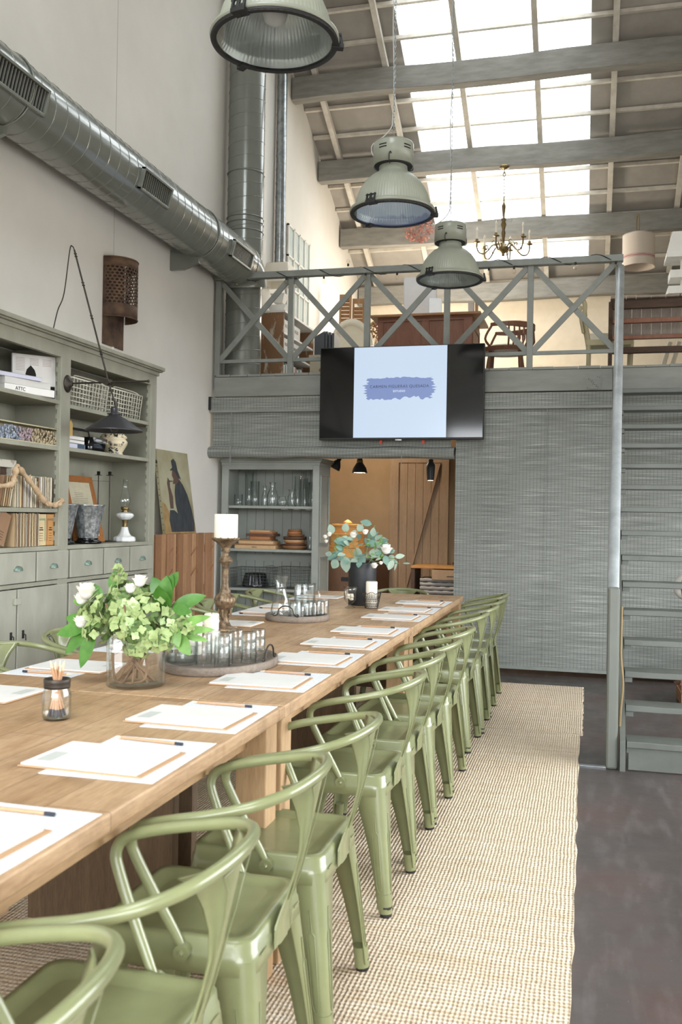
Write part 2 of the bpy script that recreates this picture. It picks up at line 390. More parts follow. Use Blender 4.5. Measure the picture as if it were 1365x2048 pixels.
# floorboard ends poking over the beam
mb = MB(); x = XL+.05; random.seed(3)
while x < XR-.2:
    w = random.uniform(.12, .2); mb.bb(x, x+w-.004, 7.94+random.uniform(-.006, .004), 8.3, 2.556, 2.572+random.uniform(0, .006)); x += w
struct('trim_%d' % n, mb, m_mezz); n += 1
# ---- lower back room
m_tan = mat('ochre_plaster', '#a68a68', .85, bump=.1, bsc=30)
mb = MB(); mb.bb(XL, XR, 10.6, 10.7, 0, 2.44); struct('wall_lower_back', mb, m_tan)
mb = MB(); mb.bb(1.6, 1.7, 8.3, 10.6, 0, 2.44); struct('wall_lower_right', mb, m_tan)

# ---------------- railing ----------------
rl = thing('railing', 'grey painted timber railing with crossed braces along the mezzanine edge', 'railing', (-1.5, 7.98, MF+.02))
PX = [-3.30, -2.60, -1.895, -1.19, -.485, .225]
mb = MB(); mb.bar((-3.33, 7.96, 3.47), (.26, 7.96, 3.455), .07, .055); mb.build('top_rail', m_rail, rl, world=True, bev=.004)
mb = MB(); mb.bar((-3.28, 7.985, 2.70), (.22, 7.985, 2.70), .03, .03); mb.build('bottom_rail', m_rail, rl, world=True)
for x in PX:
    mb = MB(); mb.bb(x-.025, x+.025, 7.955, 8.0, MF+.021, 3.44); mb.build('post', m_rail, rl, world=True, bev=.003)
for i in range(5):
    a, b = PX[i]+.02, PX[i+1]-.02
    mb = MB(); mb.bar((a, 7.965, 2.70), (b, 7.965, 3.44), .02, .045, up=(0, 1, 0)); mb.v = mb.v
    # turn the board flat in the railing plane
    mb = MB()
    for (p, q, yy) in (((a, 2.71), (b, 3.43), 7.965),):
        d = Vector((q[0]-p[0], 0, q[1]-p[1])); nrm = Vector((-d.z, 0, d.x)).normalized()*.024
        P0 = Vector((p[0], yy, p[1])); P1 = Vector((q[0], yy, q[1]))
        vs = [P0-nrm, P1-nrm, P1+nrm, P0+nrm]; vs += [v_+Vector((0, .018, 0)) for v_ in vs]
        mb.add(vs, [(0, 1, 2, 3), (7, 6, 5, 4), (0, 4, 5, 1), (1, 5, 6, 2), (2, 6, 7, 3), (3, 7, 4, 0)])
    mb.build('brace', m_rail, rl, world=True)
    mb = MB(); P0 = Vector((a, 7.984, 3.43)); P1 = Vector((b, 7.984, 2.71)); d = P1-P0; nrm = Vector((-d.z, 0, d.x)).normalized()*.024
    vs = [P0-nrm, P1-nrm, P1+nrm, P0+nrm]; vs += [v_+Vector((0, .018, 0)) for v_ in vs]
    mb.add(vs, [(3, 2, 1, 0), (4, 5, 6, 7), (1, 5, 4, 0), (2, 6, 5, 1), (3, 7, 6, 2), (0, 4, 7, 3)]); mb.build('brace', m_rail, rl, world=True)
# string lights wound round the top rail
m_bulb = glass('bulb_glass', '#fbf8f0', '#b0a898')
sl = thing('string_light', 'black festoon cord with small clear bulbs wound round the railing top', 'string lights', (-1.5, 7.92, 3.44))
pts = []; k = 0
for i in range(101):
    x = -3.28+3.5*i/100; ph = i*.55
    pts.append((x, 7.96+.045*cos(ph), 3.462+.036*sin(ph)))
MB().tube(pts, .0035, 5).build('cord', m_black, sl, world=True)
for x, up in ((-3.1, 0), (-2.92, -1), (-2.63, 0), (-2.28, -1), (-2.06, 1), (-1.9, 0), (-1.62, -1), (-.83, -1), (-.62, -1), (-.12, 0), (.2, -1)):
    z = 3.50 if up == 1 else (3.42 if up == -1 else 3.43); s = 1 if up == 1 else -1
    mb = MB(); mb.cyl((x, 7.91, z), (x, 7.91, z+.02*s), .009, 8); mb.build('lamp_socket', m_black, sl, world=True)
    MB().lathe([(.006, 0), (.013, .012), (.015, .024), (.010, .036), (.001, .041)], 10, (x, 7.91, z+.02*s), Matrix.Diagonal((1, 1, s, 1))).build('bulb', m_bulb, sl, world=True)

# ---------------- blinds ----------------
t = NT('woven_grey_slats'); v = t.coord((2.5, 1, 260)); n1 = t.mix(.2, t.noise(v, 1.0, 3, .7), t.noise(t.coord((2.6, 1, 75)), 1.0, 2, .5))
v2 = t.coord((.5, 1, 9)); n2 = t.noise(v2, 1.5, 3)
sep = t.n.new('ShaderNodeSeparateXYZ'); tc = t.n.new('ShaderNodeTexCoord'); t.link(tc.outputs['Object'], sep.inputs[0])
c = t.ramp(n1, [(.32, '#565955'), (.44, '#7b7e79'), (.54, '#8e918b'), (.70, '#d0d2cd')])
th = t.math('GREATER_THAN', t.math('SINE', t.math('MULTIPLY', sep.outputs[0], 2*pi/.029)), .88)
th2 = t.math('GREATER_THAN', t.math('SINE', t.math('MULTIPLY', sep.outputs[0], 2*pi/.0145)), .985)
c = t.mix(t.math('MULTIPLY', th, .5), c, '#4c4f4b')
c = t.mix(t.math('MULTIPLY', th2, .3), c, '#4c4f4b')
c = t.mix(t.ramp(n2, [(.45, 0.), (.7, .35)]), c, '#7b7e79')
sl_ = t.math('SINE', t.math('MULTIPLY', sep.outputs[2], 2*pi/.0115))
c = t.mix(t.math('MULTIPLY', t.math('GREATER_THAN', sl_, .8), .5), c, '#575a56')
t.link(c, t.b.inputs['Base Color']); t.b.inputs['Roughness'].default_value = .55; t.bump(sl_, .5, .002); m_blind = t.m
def blind(label, x0, x1, zbot, rolled, yy):
    bl = thing('roller_blind', label, 'blind', ((x0+x1)/2, yy, zbot), group=None)
    mb = MB(); mb.bb(x0, x1, yy-.035, yy-.005, 2.24, 2.36); mb.build('valance', m_blind, bl, world=True, bev=.004)
    mb = MB(); mb.bb(x0, x1, yy-.04, yy-.035, 2.225, 2.245); mb.build('valance_slat', m_mezz, bl, world=True)
    mb = MB(); xs = 30; rings = []
    for i in range(xs+1):
        x = x0+.01+(x1-x0-.02)*i/xs; d = .003*sin(x*5)+.002*sin(x*13)
        zz = zbot
        rings.append([(x, yy+d, zz), (x, yy+.006+d, zz), (x, yy+.006+d, 2.36), (x, yy+d, 2.36)])
    mb.loft(rings, smooth=False); mb.build('slat_curtain', m_blind, bl, world=True)
    if rolled:
        mb = MB(); N = 30; rings = []
        for i in range(N+1):
            x = x0-.02+(x1-x0+.04)*i/N; r = .052+.003*sin(i*.9); zc = zbot-.01-.012*sin(pi*i/N)*0+.004*sin(i*.6)-.006*(i/N)
            rings.append([(x, yy+.005+r*cos(a), zc+r*sin(a)) for a in [2*pi*k/18 for k in range(18)]])
        mb.loft(rings); mb.build('rolled_slats', m_blind, bl, world=True)
        mb = MB()
        for x in (x0-.021, x1+.021):
            sp = [(x, yy+.005+(.008+.042*a/18)*cos(a), zbot-.01+(.008+.042*a/18)*sin(a)) for a in [i*.6 for i in range(31)]]; mb.tube(sp, .002, 4)
        mb.build('roll_edge', m_black, bl, world=True)
    else:
        mb = MB(); mb.bb(x0, x1, yy-.006, yy+.01, zbot-.025, zbot); mb.build('bottom_bar', m_rail, bl, world=True)
    return bl
b1 = blind('left grey woven blind rolled halfway up under the mezzanine beam', -3.33, -1.12, 1.875, True, 7.93)
b2 = blind('right grey woven blind let down almost to the floor beside the stairs', -1.10, 1.55, .07, False, 7.945)
for x in (-3.12, -1.55): MB().tube([(x, 7.885, 2.23), (x+.004, 7.87, 1.8), (x, 7.865, 1.75)], .003, 5).build('pull_cord', m_rail, b1, world=True)
MB().tube([(-3.12, 7.87, 2.23), (-3.135, 7.86, 1.2), (-3.11, 7.86, .6)], .0022, 6).build('pull_cord', m_rail, b1, world=True)
for x in (-.87, -.33): MB().tube([(x, 7.93, 2.23), (x, 7.928, .1)], .003, 5).build('pull_cord', m_rail, b2, world=True)
mb = MB(); mb.bb(-3.35, -3.325, 7.89, 7.95, 2.25, 2.37); mb.build('end_bracket', m_black, b1, world=True)

# ---------------- television ----------------
tv = thing('television', 'large wall-mounted television showing a pale blue title screen', 'television', (-1.555, 7.84, 1.965))
mb = MB(); mb.bb(-2.268, -.842, 7.80, 7.85, 1.962, 2.765); mb.build('frame', m_black, tv, world=True, bev=.004)
mb = MB(); mb.bb(-2.26, -.85, 7.796, 7.80, 1.98, 2.757); mb.build('screen', mat('screen_black', '#050608', .08), tv, world=True)
m_scr = mat('screen_light', '#202a38', .2, emit='#cfe0f4', es=.52)
mb = MB(); mb.bb(-1.96, -1.155, 7.793, 7.796, 1.98, 2.757); mb.build('lit_picture', m_scr, tv, world=True, label='pale blue lit picture area')
random.seed(11); pts = []
cx, cz, hw, hh = -1.562, 2.40, .285, .088
for i in range(30): pts.append((cx-hw+2*hw*i/29, cz+hh+random.uniform(-.006, .004)+(.006 if 8 < i < 24 else 0)))
for i in range(16): pts.append((cx+hw+(.02 if i % 2 else -.03)*random.random()+(.02 if 3 < i < 12 else 0), cz+hh-2*hh*(i+.5)/16))
for i in range(30): pts.append((cx+hw-2*hw*i/29, cz-hh+random.uniform(-.008, .012)+(.01 if 5 < i < 14 else -.004)))
for i in range(16): pts.append((cx-hw+(.025 if i % 2 else -.03)*random.random()-(.015 if 4 < i < 11 else 0), cz-hh+2*hh*(i+.5)/16))
mb = MB(); mb.poly(pts[::-1] if False else pts, .001, Matrix.Translation((0, 7.793, 0)) @ Matrix.Rotation(R(90), 4, 'X'))
mb.build('brush_stroke', mat('screen_blue', '#1c2436', .2, emit='#8497c8', es=.5), tv, world=True, label='blue-grey brush stroke logo')
def text(body, size, loc, mt, parent, name='lettering', rot=(R(90), 0, 0), spacing=1.0, ext=.0006, M=None):
    cu = bpy.data.curves.new('lettering', 'FONT'); cu.body = body; cu.size = size; cu.align_x = 'CENTER'; cu.align_y = 'CENTER'; cu.extrude = ext; cu.space_character = spacing
    to = bpy.data.objects.new('t', cu); C.objects.link(to); bpy.context.view_layer.update()
    me = bpy.data.meshes.new_from_object(to.evaluated_get(bpy.context.evaluated_depsgraph_get())); bpy.data.objects.remove(to)
    T = (M if M else Matrix.Translation(loc) @ Euler(rot).to_matrix().to_4x4()); me.transform(WM[parent.name].inverted() @ T); me.materials.clear(); me.materials.append(mt)
    o = bpy.data.objects.new(name, me); C.objects.link(o); o.parent = parent; WM[o.name] = WM[parent.name]; return o
text('CARMEN FIGUERAS QUESADA', .0345, (cx-.0, 7.7905, 2.415), mat('screen_ink', '#10182c', .3, emit='#2c3a60', es=.25), tv, spacing=1.12)
text('ESTUDIO', .024, (cx, 7.7915, 2.375), mat('screen_white', '#202a38', .3, emit='#e6effb', es=.6), tv, spacing=1.1)
mb = MB(); mb.bb(-1.59, -1.535, 7.797, 7.80, 1.955, 1.966); mb.build('maker_plate', m_galv, tv, world=True)
for x in (-1.73, -1.36): mb = MB(); mb.bb(x-.012, x+.012, 7.86, 7.875, 1.93, 1.975); mb.build('bracket_tab', mat('orange_plastic', '#c2492c', .5), tv, world=True, label='small orange-red bracket tab')
mb = MB(); mb.bb(-1.8, -1.3, 7.85, 7.88, 2.1, 2.6); mb.bb(-1.75, -1.7, 7.86, 7.955, 2.4, 2.5); mb.bb(-1.4, -1.35, 7.86, 7.955, 2.4, 2.5); mb.build('wall_bracket', m_black, tv, world=True)

# ---------------- staircase ----------------
st = thing('staircase', 'steep open grey staircase up to the mezzanine on the right', 'staircase', (.7, 6.3, 0))
RS, GO, Y0 = .155, .175, 5.07
XS0, XS1 = .20, 1.25
def ty(k): return Y0+GO*k
random.seed(5)
for k in range(15):
    z = RS*(k+1); y0 = ty(k); N = 10; rings = []
    for i in range(N+1):
        x = XS0+.02+(XS1-XS0-.04)*i/N; j = .0025*sin(i*1.9+k)
        rings.append([(x, y0+j, z-.034), (x, y0+.17, z-.034), (x, y0+.17, z), (x, y0+j, z+j*.5)])
    MB().loft(rings, smooth=False).build('tread', m_stair, st, world=True, bev=.004)
    mb = MB()
    for x in (XS0+.02, XS1-.06): mb.bb(x, x+.04, y0+.02, y0+.15, z-.062, z-.034)
    mb.build('tread_cleat', m_stair, st, world=True)
mb = MB(); mb.bb(XS0+.03, XS1-.03, Y0+.02, Y0+.04, .005, RS-.034); mb.build('bottom_riser', m_stair, st, world=True)
for x in (XS0, XS1-.01):
    mb = MB(); sl0 = RS/GO
    prof = [(Y0-.01, 0), (Y0+.20, 0), (ty(15)+.1, RS*15-.06), (7.94, 2.54), (7.80, 2.54), (Y0-.01, .16)]
    mb.poly([(y, z) for y, z in prof], .028, Matrix(((0, 0, 1, x-.014), (1, 0, 0, 0), (0, 1, 0, 0), (0, 0, 0, 1)))); mb.build('stringer', m_stair, st, world=True)
mb = MB(); mb.bb(.115, .175, 5.08, 5.17, 0, .95); mb.build('newel_post', mat('newel_paint', '#62655e', .42), st, world=True, bev=.012)
mb = MB(); rings = []
A0, A1 = Vector((.142, 5.14, .895)), Vector((.238, 7.93, 3.38))
d = (A1-A0).normalized(); sx = Vector((1, 0, 0)); up = sx.cross(d).normalized()*-1
for k in range(15):
    p = A0+(A1-A0)*k/14; w = .031
    rings.append([p+sx*w*cos(a)+up*.022*sin(a) for a in [2*pi*i/14 for i in range(14)]])
mb.loft(rings); mb.build('handrail', mat('lit_handrail_paint', '#a2a6a8', .35, col2='#888d8d', sc=6), st, world=True, label='pale handrail with the light on it painted in')  # pale bluish tone paints in the light falling along the rail
mb = MB(); mb.bb(-.03, .13, 5.10, 5.13, .001, .006); mb.build('floor_strap', m_galv, st, world=True, label='flat galvanised floor strap')
mb = MB(); pts = smooth_path([(.188, 5.13, .85), (.186, 5.12, .6), (.198, 5.11, .45), (.19, 5.12, .32), (.186, 5.13, .22)], 6)
tag(mb.tube(pts, .006, 6).build('rope', mat('jute_rope', '#84704f', .9, bump=.5, bsc=200), world=True, loc=(.188, 5.13, .22)), 'thin jute rope hanging behind the stair newel post', 'rope')
# nail plate with holes on the beam
mb = MB(); mb.bb(-.02, .10, 7.943, 7.946, 2.385, 2.50)
for i in range(14):
    mb.cyl((-.01+.1*((i*37) % 100)/100, 7.9425, 2.395+.095*((i*61) % 100)/100), (-.01+.1*((i*37) % 100)/100, 7.9415, 2.395+.095*((i*61) % 100)/100), .0035, 6, m=1)
tag(mb.build('nail_plate', [m_mezz, m_black], world=True, loc=(.04, 7.945, 2.385)), 'perforated grey nail plate on the beam beside the handrail', 'plate')

# ---------------- ducts ----------------
def helix(c0, c1, r, pitch, tr=.004):
    c0, c1 = Vector(c0), Vector(c1); d = (c1-c0); L = d.length; d.normalize(); u = d.orthogonal().normalized(); w = d.cross(u); n = int(L/pitch*28); return [c0+d*(L*i/n)+(u*cos(2*pi*i/28)+w*sin(2*pi*i/28))*r for i in range(n+1)]
dh = thing('air_duct', 'grey spiral ventilation duct running along the left wall with grilles', 'duct', (-3.13, 5.6, 3.4))
DX, DZ, DR = -3.125, 3.6, .20
mb = MB(); mb.tube([(DX, 1.5, DZ), (DX, 7.85, DZ), (DX, 8.0, DZ)], DR, 40); mb.build('pipe', m_duct, dh, world=True)
MB().tube(helix((DX, 1.5, DZ), (DX, 7.95, DZ), DR, .125), .0035, 5).build('spiral_seam', m_duct, dh, world=True)
mb = MB(); rings = []
for i in range(9):
    a = R(10*i); c = Vector((DX, 7.98+.22*sin(a), DZ-.22*(1-cos(a))-.0))
    u = Vector((1, 0, 0)); w = Vector((0, sin(a), cos(a)))
    rings.append([c+(u*cos(q)+w*sin(q))*(DR+.004) for q in [2*pi*k/40 for k in range(40)]])
mb.loft(rings); mb.build('elbow', m_duct, dh, world=True)
m_dark = mat('grille_dark', '#15130f', .8)
ang = R(12)   # grilles face the room, a little downwards
for (y0, y1) in ((3.75, 4.54), (5.68, 6.12), (7.34, 7.80)):
    gm = Matrix.Translation((DX, (y0+y1)/2, DZ)) @ Matrix.Rotation(-R(-14), 4, 'Y') @ Matrix.Translation((DR-.004, 0, 0))
    L = y1-y0; H = .15
    g = MB()
    for (a, b, c_, d_) in ((-L/2, L/2, -H/2, -H/2+.016), (-L/2, L/2, H/2-.016, H/2), (-L/2, -L/2+.016, -H/2, H/2), (L/2-.016, L/2, -H/2, H/2)):
        g.box((.012, (a+b)/2, (c_+d_)/2), (.03, b-a, d_-c_), M=gm)
    go = g.build('grille_frame', m_duct, dh, world=True, bev=.002)
    g = MB(); g.box((.004, 0, 0), (.006, L-.03, H-.03), M=gm); g.build('grille_opening', m_dark, go, world=True)
    g = MB(); k = int((L-.04)/.026)
    for i in range(k): g.box((.011, -L/2+.03+i*(L-.06)/(k-1), 0), (.009, .006, H-.034), M=gm)
    g.build('grille_slats', m_duct, go, world=True)
for y in (4.42, 7.05):
    mb = MB(); mb.poly([(XL+.002, DZ-DR-.10), (XL+.12, DZ-DR-.10), (DX+.03, DZ-DR-.05), (DX+.03, DZ-DR-.01), (XL+.002, DZ-DR+.07)], .03, Matrix.Translation((0, y+.015, 0)) @ Matrix.Rotation(R(90), 4, 'X')); mb.build('wall_bracket', m_duct, dh, world=True)
    mb = MB(); mb.tube([(DX+(DR+.006)*cos(a), y, DZ+(DR+.006)*sin(a)) for a in [2*pi*i/40 for i in range(40)]], .006, 5, closed=True); mb.build('clamp_band', m_duct, dh, world=True)
dv = thing('air_duct', 'wide vertical grey spiral duct rising in the corner behind the railing', 'duct', (-3.155, 8.22, MF+.02))
VX, VY, VR = -3.155, 8.235, .17
MB().tube([(VX, VY, MF+.02), (VX, VY, 3.3), (VX, VY, 3.9), (VX, VY, zskin(VY+.17)-.13)], VR, 40).build('pipe', m_duct, dv, world=True)
MB().tube(helix((VX, VY, MF+.05), (VX, VY, zskin(VY)-.25), VR, .13), .0035, 5).build('spiral_seam', m_duct, dv, world=True)
mb = MB()
for z in (3.95, 4.03, 4.08, 4.5): mb.tube([(VX+(VR+.003)*cos(a), VY+(VR+.003)*sin(a), z) for a in [2*pi*i/40 for i in range(40)]], .006, 5, closed=True)
mb.build('joint_ring', m_duct, dv, world=True)
gp = thing('flue_pipe', 'slim galvanised steel pipe rising up the left wall behind the duct', 'pipe', (-3.27, 9.6, 4.0))
MB().tube([(-3.28, 9.62, 3.9), (-3.28, 9.62, zskin(9.7)-.06)], .055, 20).build('pipe', m_galv, gp, world=True)
mb = MB(); mb.tube(helix((-3.28, 9.62, 3.95), (-3.28, 9.62, 6.4), .055, .15), .003, 4)
mb.build('pipe_seam', m_galv, gp, world=True)
# ---------------- rugs ----------------
t = NT('jute_weave'); v = t.coord((1, 1, 1))
c = t.ramp(t.noise(t.coord((1.2, 14, 1)), 2.0, 5, .7), [(.3, '#d6bf9f'), (.5, '#e4d3ba'), (.7, '#efe2ce')])
c = t.mix(t.ramp(t.noise(v, 110, 2), [(.3, .6), (.5, 0.)]), c, '#b0936f')
c = t.mix(t.ramp(t.noise(t.coord((8, 60, 1)), 2, 3), [(.55, 0.), (.8, .6)]), c, '#efe0c8')
sep = t.n.new('ShaderNodeSeparateXYZ'); t.link(v, sep.inputs[0])
wob = t.math('MULTIPLY', t.noise(v, 9, 2), 5.0)
rows = t.math('SINE', t.math('ADD', t.math('MULTIPLY', sep.outputs[1], 2*pi/.019), wob))
cols = t.math('SINE', t.math('ADD', t.math('MULTIPLY', sep.outputs[0], 2*pi/.013), wob))
h = t.math('ADD', t.math('MULTIPLY', rows, .6), t.math('ADD', t.math('MULTIPLY', cols, .45), t.math('MULTIPLY', t.noise(v, 160, 3), 1.4)))
c = t.mix(t.ramp(h, [(.0, .45), (.9, 0.)]), c, '#9c7f5f')
t.link(c, t.b.inputs['Base Color']); t.b.inputs['Roughness'].default_value = .95; t.bump(h, .8, .006); m_rug = t.m
def rug(label, x0, x1, y0, y1, s):
    random.seed(s); N = 60; top = []
    def edge(a, b): return [(a[0]+(b[0]-a[0])*i/N+random.uniform(-.005, .005), a[1]+(b[1]-a[1])*i/N+random.uniform(-.005, .005)) for i in range(N)]
    pts = edge((x0, y0), (x1, y0))+edge((x1, y0), (x1, y1))+edge((x1, y1), (x0, y1))+edge((x0, y1), (x0, y0))
    mb = MB(); mb.poly(pts, .012, Matrix.Translation((0, 0, .001)))
    o = mb.build('jute_rug', m_rug, world=True, loc=((x0+x1)/2, (y0+y1)/2, 0)); tag(o, label, 'rug', 'jute rugs under the table')
rug('coarse woven jute rug at the far end under the last table, towards the blind', -2.75, -.004, 5.80, 7.44, 1)
rug('coarse woven jute rug in the foreground under the chairs and nearer tables', -2.75, -.02, -.6, 5.79, 2)

# ---------------- tables ----------------
TL, TR_, TT = -1.88, -.82, .76
def table(label, y0, y1):
    t_ = thing('dining_table', label, 'table', ((TL+TR_)/2, (y0+y1)/2, 0), group='oak tables pushed end to end')
    X0, X1, Y0_, Y1_ = TL-(TL+TR_)/2, TR_-(TL+TR_)/2, -(y1-y0)/2, (y1-y0)/2
    mb = MB(); mb.bb(X0, X1, Y0_+.002, Y1_-.002, TT-.036, TT); mb.build('tabletop', m_oak, t_, bev=.004)
    mb = MB(); mb.bb(X0+.072, X0+.095, Y0_+.05, Y1_-.05, TT-.10, TT-.036); mb.bb(X1-.095, X1-.072, Y0_+.05, Y1_-.05, TT-.10, TT-.036)
    mb.bb(X0+.095, X1-.095, Y0_+.04, Y0_+.07, TT-.10, TT-.036); mb.bb(X0+.095, X1-.095, Y1_-.07, Y1_-.04, TT-.10, TT-.036); mb.build('apron', m_oakleg, t_)
    for sx in (X0+.06, X1-.06):
        for sy in (Y0_+.065, Y1_-.065):
            mb = MB(); mb.bb(sx-.045, sx+.045, sy-.045, sy+.045, .013, TT-.037); mb.build('leg', m_oakpost, t_, bev=.004)
    for sy in (Y0_+.065, Y1_-.065):
        mb = MB(); mb.bb(X0+.3, X1-.3, sy-.02, sy+.02, .1, TT-.10); mb.build('end_panel', wood('weathered_panel', '#51402f', '#705a43', 'z', 4, .8), t_)
    return t_
table('long oak plank dining table nearest the camera', .52, 2.52)
table('middle oak plank dining table under the glass vase of green hydrangeas', 2.522, 4.52)
table('far oak plank dining table under the black vase', 4.522, 6.5)

# ---------------- chairs ----------------
def rrect(hx, hy, r, z, n=5, cx=0, cy=0):
    pts = []
    for (sx, sy, a0) in ((1, 1, 0), (-1, 1, 90), (-1, -1, 180), (1, -1, 270)):
        for k in range(n+1):
            a = R(a0+90*k/n); pts.append((cx+sx*(hx-r)+r*cos(a), cy+sy*(hy-r)+r*sin(a), z))
    return pts
def chair_proto():
    ch = thing('metal_armchair', 'x', 'chair')
    mb = MB(); H = .175
    rings = [rrect(H-.055, H-.055, .03, .433), rrect(H-.03, H-.03, .03, .436), rrect(H-.022, H-.022, .032, .442), rrect(H-.008, H-.008, .035, .443), rrect(H, H, .04, .436), rrect(H+.002, H+.002, .042, .415), rrect(H+.0045, H+.0045, .042, .412), rrect(H+.008, H+.008, .044, .375), rrect(H+.006, H+.006, .043, .374), rrect(H-.004, H-.004, .04, .41), rrect(H-.006, H-.006, .036, .43)]
    mb.loft(rings, caps=False); mb.add(rings[0], [tuple(range(len(rings[0])))], False); mb.build('seat', m_chair, ch)
    for sx in (-1, 1):
        for sy in (-1, 1):
            mb = MB(); rings = []
            for k in range(7):
                q = k/6; z = .40-.375*q; ox = H+.004+.035*q; arm = .105*(1-q)+.040*q - .012*sin(pi*q)
                r = .035*(1-q)+.014*q; P = []
                # outer L profile with round corner, then inner back
                P.append((ox-arm, ox)); 
                for j in range(5): a = R(90-90*j/4); P.append((ox-r+r*cos(a), ox-r+r*sin(a)))
                P.append((ox, ox-arm)); th = .004; P.append((ox-th, ox-arm))
                for j in range(5): a = R(90*j/4); P.append((ox-r+(r-th)*cos(a), ox-r+(r-th)*sin(a)))
                P.append((ox-arm, ox-th))
                ring = [(sx*x, sy*y, z) for x, y in P]
                if sx*sy < 0: ring = ring[::-1]
                rings.append(ring)
            mb.loft(rings)
            # long pressed rib with a pointed end on each outer face
            for face in (0, 1):
                pr = []
                for (q, w) in ((.22, .0015), (.36, .003), (.38, .010), (.80, .008), (.84, .0045), (.86, .001)):
                    z = .40-.375*q; o = H+.0055+.035*q; cxx = o-.030-(.012*(1-q)); pr.append((cxx, o, z, w))
                for side in (-1, 1):
                    line = [((c_+side*w, o, z) if face else (o, c_+side*w, z)) for c_, o, z, w in pr]
                    mb.tube([(sx*a, sy*b, c_) for a, b, c_ in line], .0016, 4)
            lg = mb.build('leg', m_chair, ch)
            e = H+.004+.035
            mb = MB(); mb.tube([(sx*(e-.018), sy*(e-.018), .034), (sx*(e-.016), sy*(e-.016), .002)], [.021, .019], 10, m=0); mb.build('rubber_foot', m_black, lg)
            mb = MB(); mb.tube([(sx*(e-.022), sy*(e-.022), .072), (sx*(e-.017), sy*(e-.017), .012)], [.0215, .0215], 10); mb.build('foot_sleeve', m_chair, lg)
    # bent tube: rivet at seat side -> arm -> round the back -> other side
    half = [(.035, .183, .420), (.016, .187, .458), (-.022, .198, .53), (-.054, .208, .596), (-.066, .213, .632), (-.056, .217, .658), (-.025, .219, .674), (.04, .222, .690), (.11, .219, .704), (.18, .200, .720), (.234, .148, .734), (.260, .076, .742)]
    path = half+[(.268, 0, .745)]+[(x, -y, z) for x, y, z in half[::-1]]
    sp = smooth_path(path, 6); mb = MB(); mb.tube(sp, [.0085+.003*min(1, min(i, len(sp)-1-i)/12) for i in range(len(sp))], 12)
    fr_ = mb.build('bent_tube_frame', m_chair, ch)
    for s in (1, -1): mb = MB(); mb.cyl((.036, s*.176, .416), (.036, s*.197, .416), .017, 12); mb.cyl((.036, s*.197, .416), (.036, s*.204, .416), .0075, 8, r2=.004); mb.build('rivet', m_chair, fr_)
    # back splat: wide under the tube, narrow waist, plate on the seat edge
    prof = [(.741, .266, .120), (.727, .264, .100), (.704, .260, .072), (.67, .253, .050), (.63, .244, .036), (.58, .232, .030), (.53, .219, .026), (.48, .204, .026), (.45, .194, .036), (.425, .188, .052), (.38, .188, .056)]
    mb = MB(); rings = []
    for z, x, w in prof:
        K = 11; cur = .055*max(0, (z-.60)/.16)
        fr = [(x-cur*((2*k/(K-1)-1)**2)+(.003 if abs(2*k/(K-1)-1) < .5 else 0), w*(2*k/(K-1)-1), z) for k in range(K)]
        rings.append(fr+[(a-.004, b, c_) for a, b, c_ in fr[::-1]])
    mb.loft(rings); sp_ = mb.build('back_splat', m_chair, ch)
    mb = MB()
    for s in (-1, 1):
        mb.tube([(.264, s*.058, .725), (.262, s*.036, .695), (.2545, s*.024, .65), (.2415, s*.017, .60), (.2225, s*.013, .525), (.2035, s*.013, .47)], .0018, 4)
    mb.tube([(.264, -.058, .725), (.268, 0, .728), (.264, .058, .725)], .0018, 4)
    for s in (-1, 1): mb.bb(.188, .1895, s*.058, s*.064, .385, .42); mb.bb(.183, .1845, s*.10, s*.135, .403, .407)
    mb.build('pressed_rib', m_chair, sp_)
    return ch
ch0 = chair_proto()
RY = [.93, 1.41, 1.905, 2.39, 3.15, 3.635, 4.09, 4.57, 5.33, 5.81, 6.28, 6.76]
RYl = ['nearest the camera, only its top in view']+[o for o in ORD[1:11]]+['last']
first = True
random.seed(21)
for i, y in enumerate(RY):
    lab = ('olive green metal armchair on the right side of the tables, '+(('nearest the camera') if i == 0 else ('farthest from the camera' if i == 11 else ORD[i]+' from the camera')))
    loc = (-.80+random.uniform(-.008, .008), y, .013); rz = R(random.uniform(-2, 2)); 
    if first: ch0.location = loc; ch0.rotation_euler = (0, 0, rz); ch0['label'] = lab; ch0['group'] = 'green metal armchairs'; first = False; WM[ch0.name] = Matrix.Translation(loc)
    else: dup(ch0, loc, rz, lab, 'green metal armchairs')
LY = [2.78, 3.27, 3.78, 4.95, 5.43, 5.85, 6.32]
for i, y in enumerate(LY):
    dup(ch0, (-2.06+random.uniform(-.01, .01), y, .013), pi+R(random.uniform(-3, 3)), 'olive green metal armchair on the left side of the tables, '+('nearest the camera' if i == 0 else ('farthest from the camera' if i == 6 else ORD[i]+' from the camera')), 'green metal armchairs')
dup(ch0, (-1.33, 6.66, .013), R(90), 'olive green metal armchair at the far end of the tables behind the black vase', 'green metal armchairs')

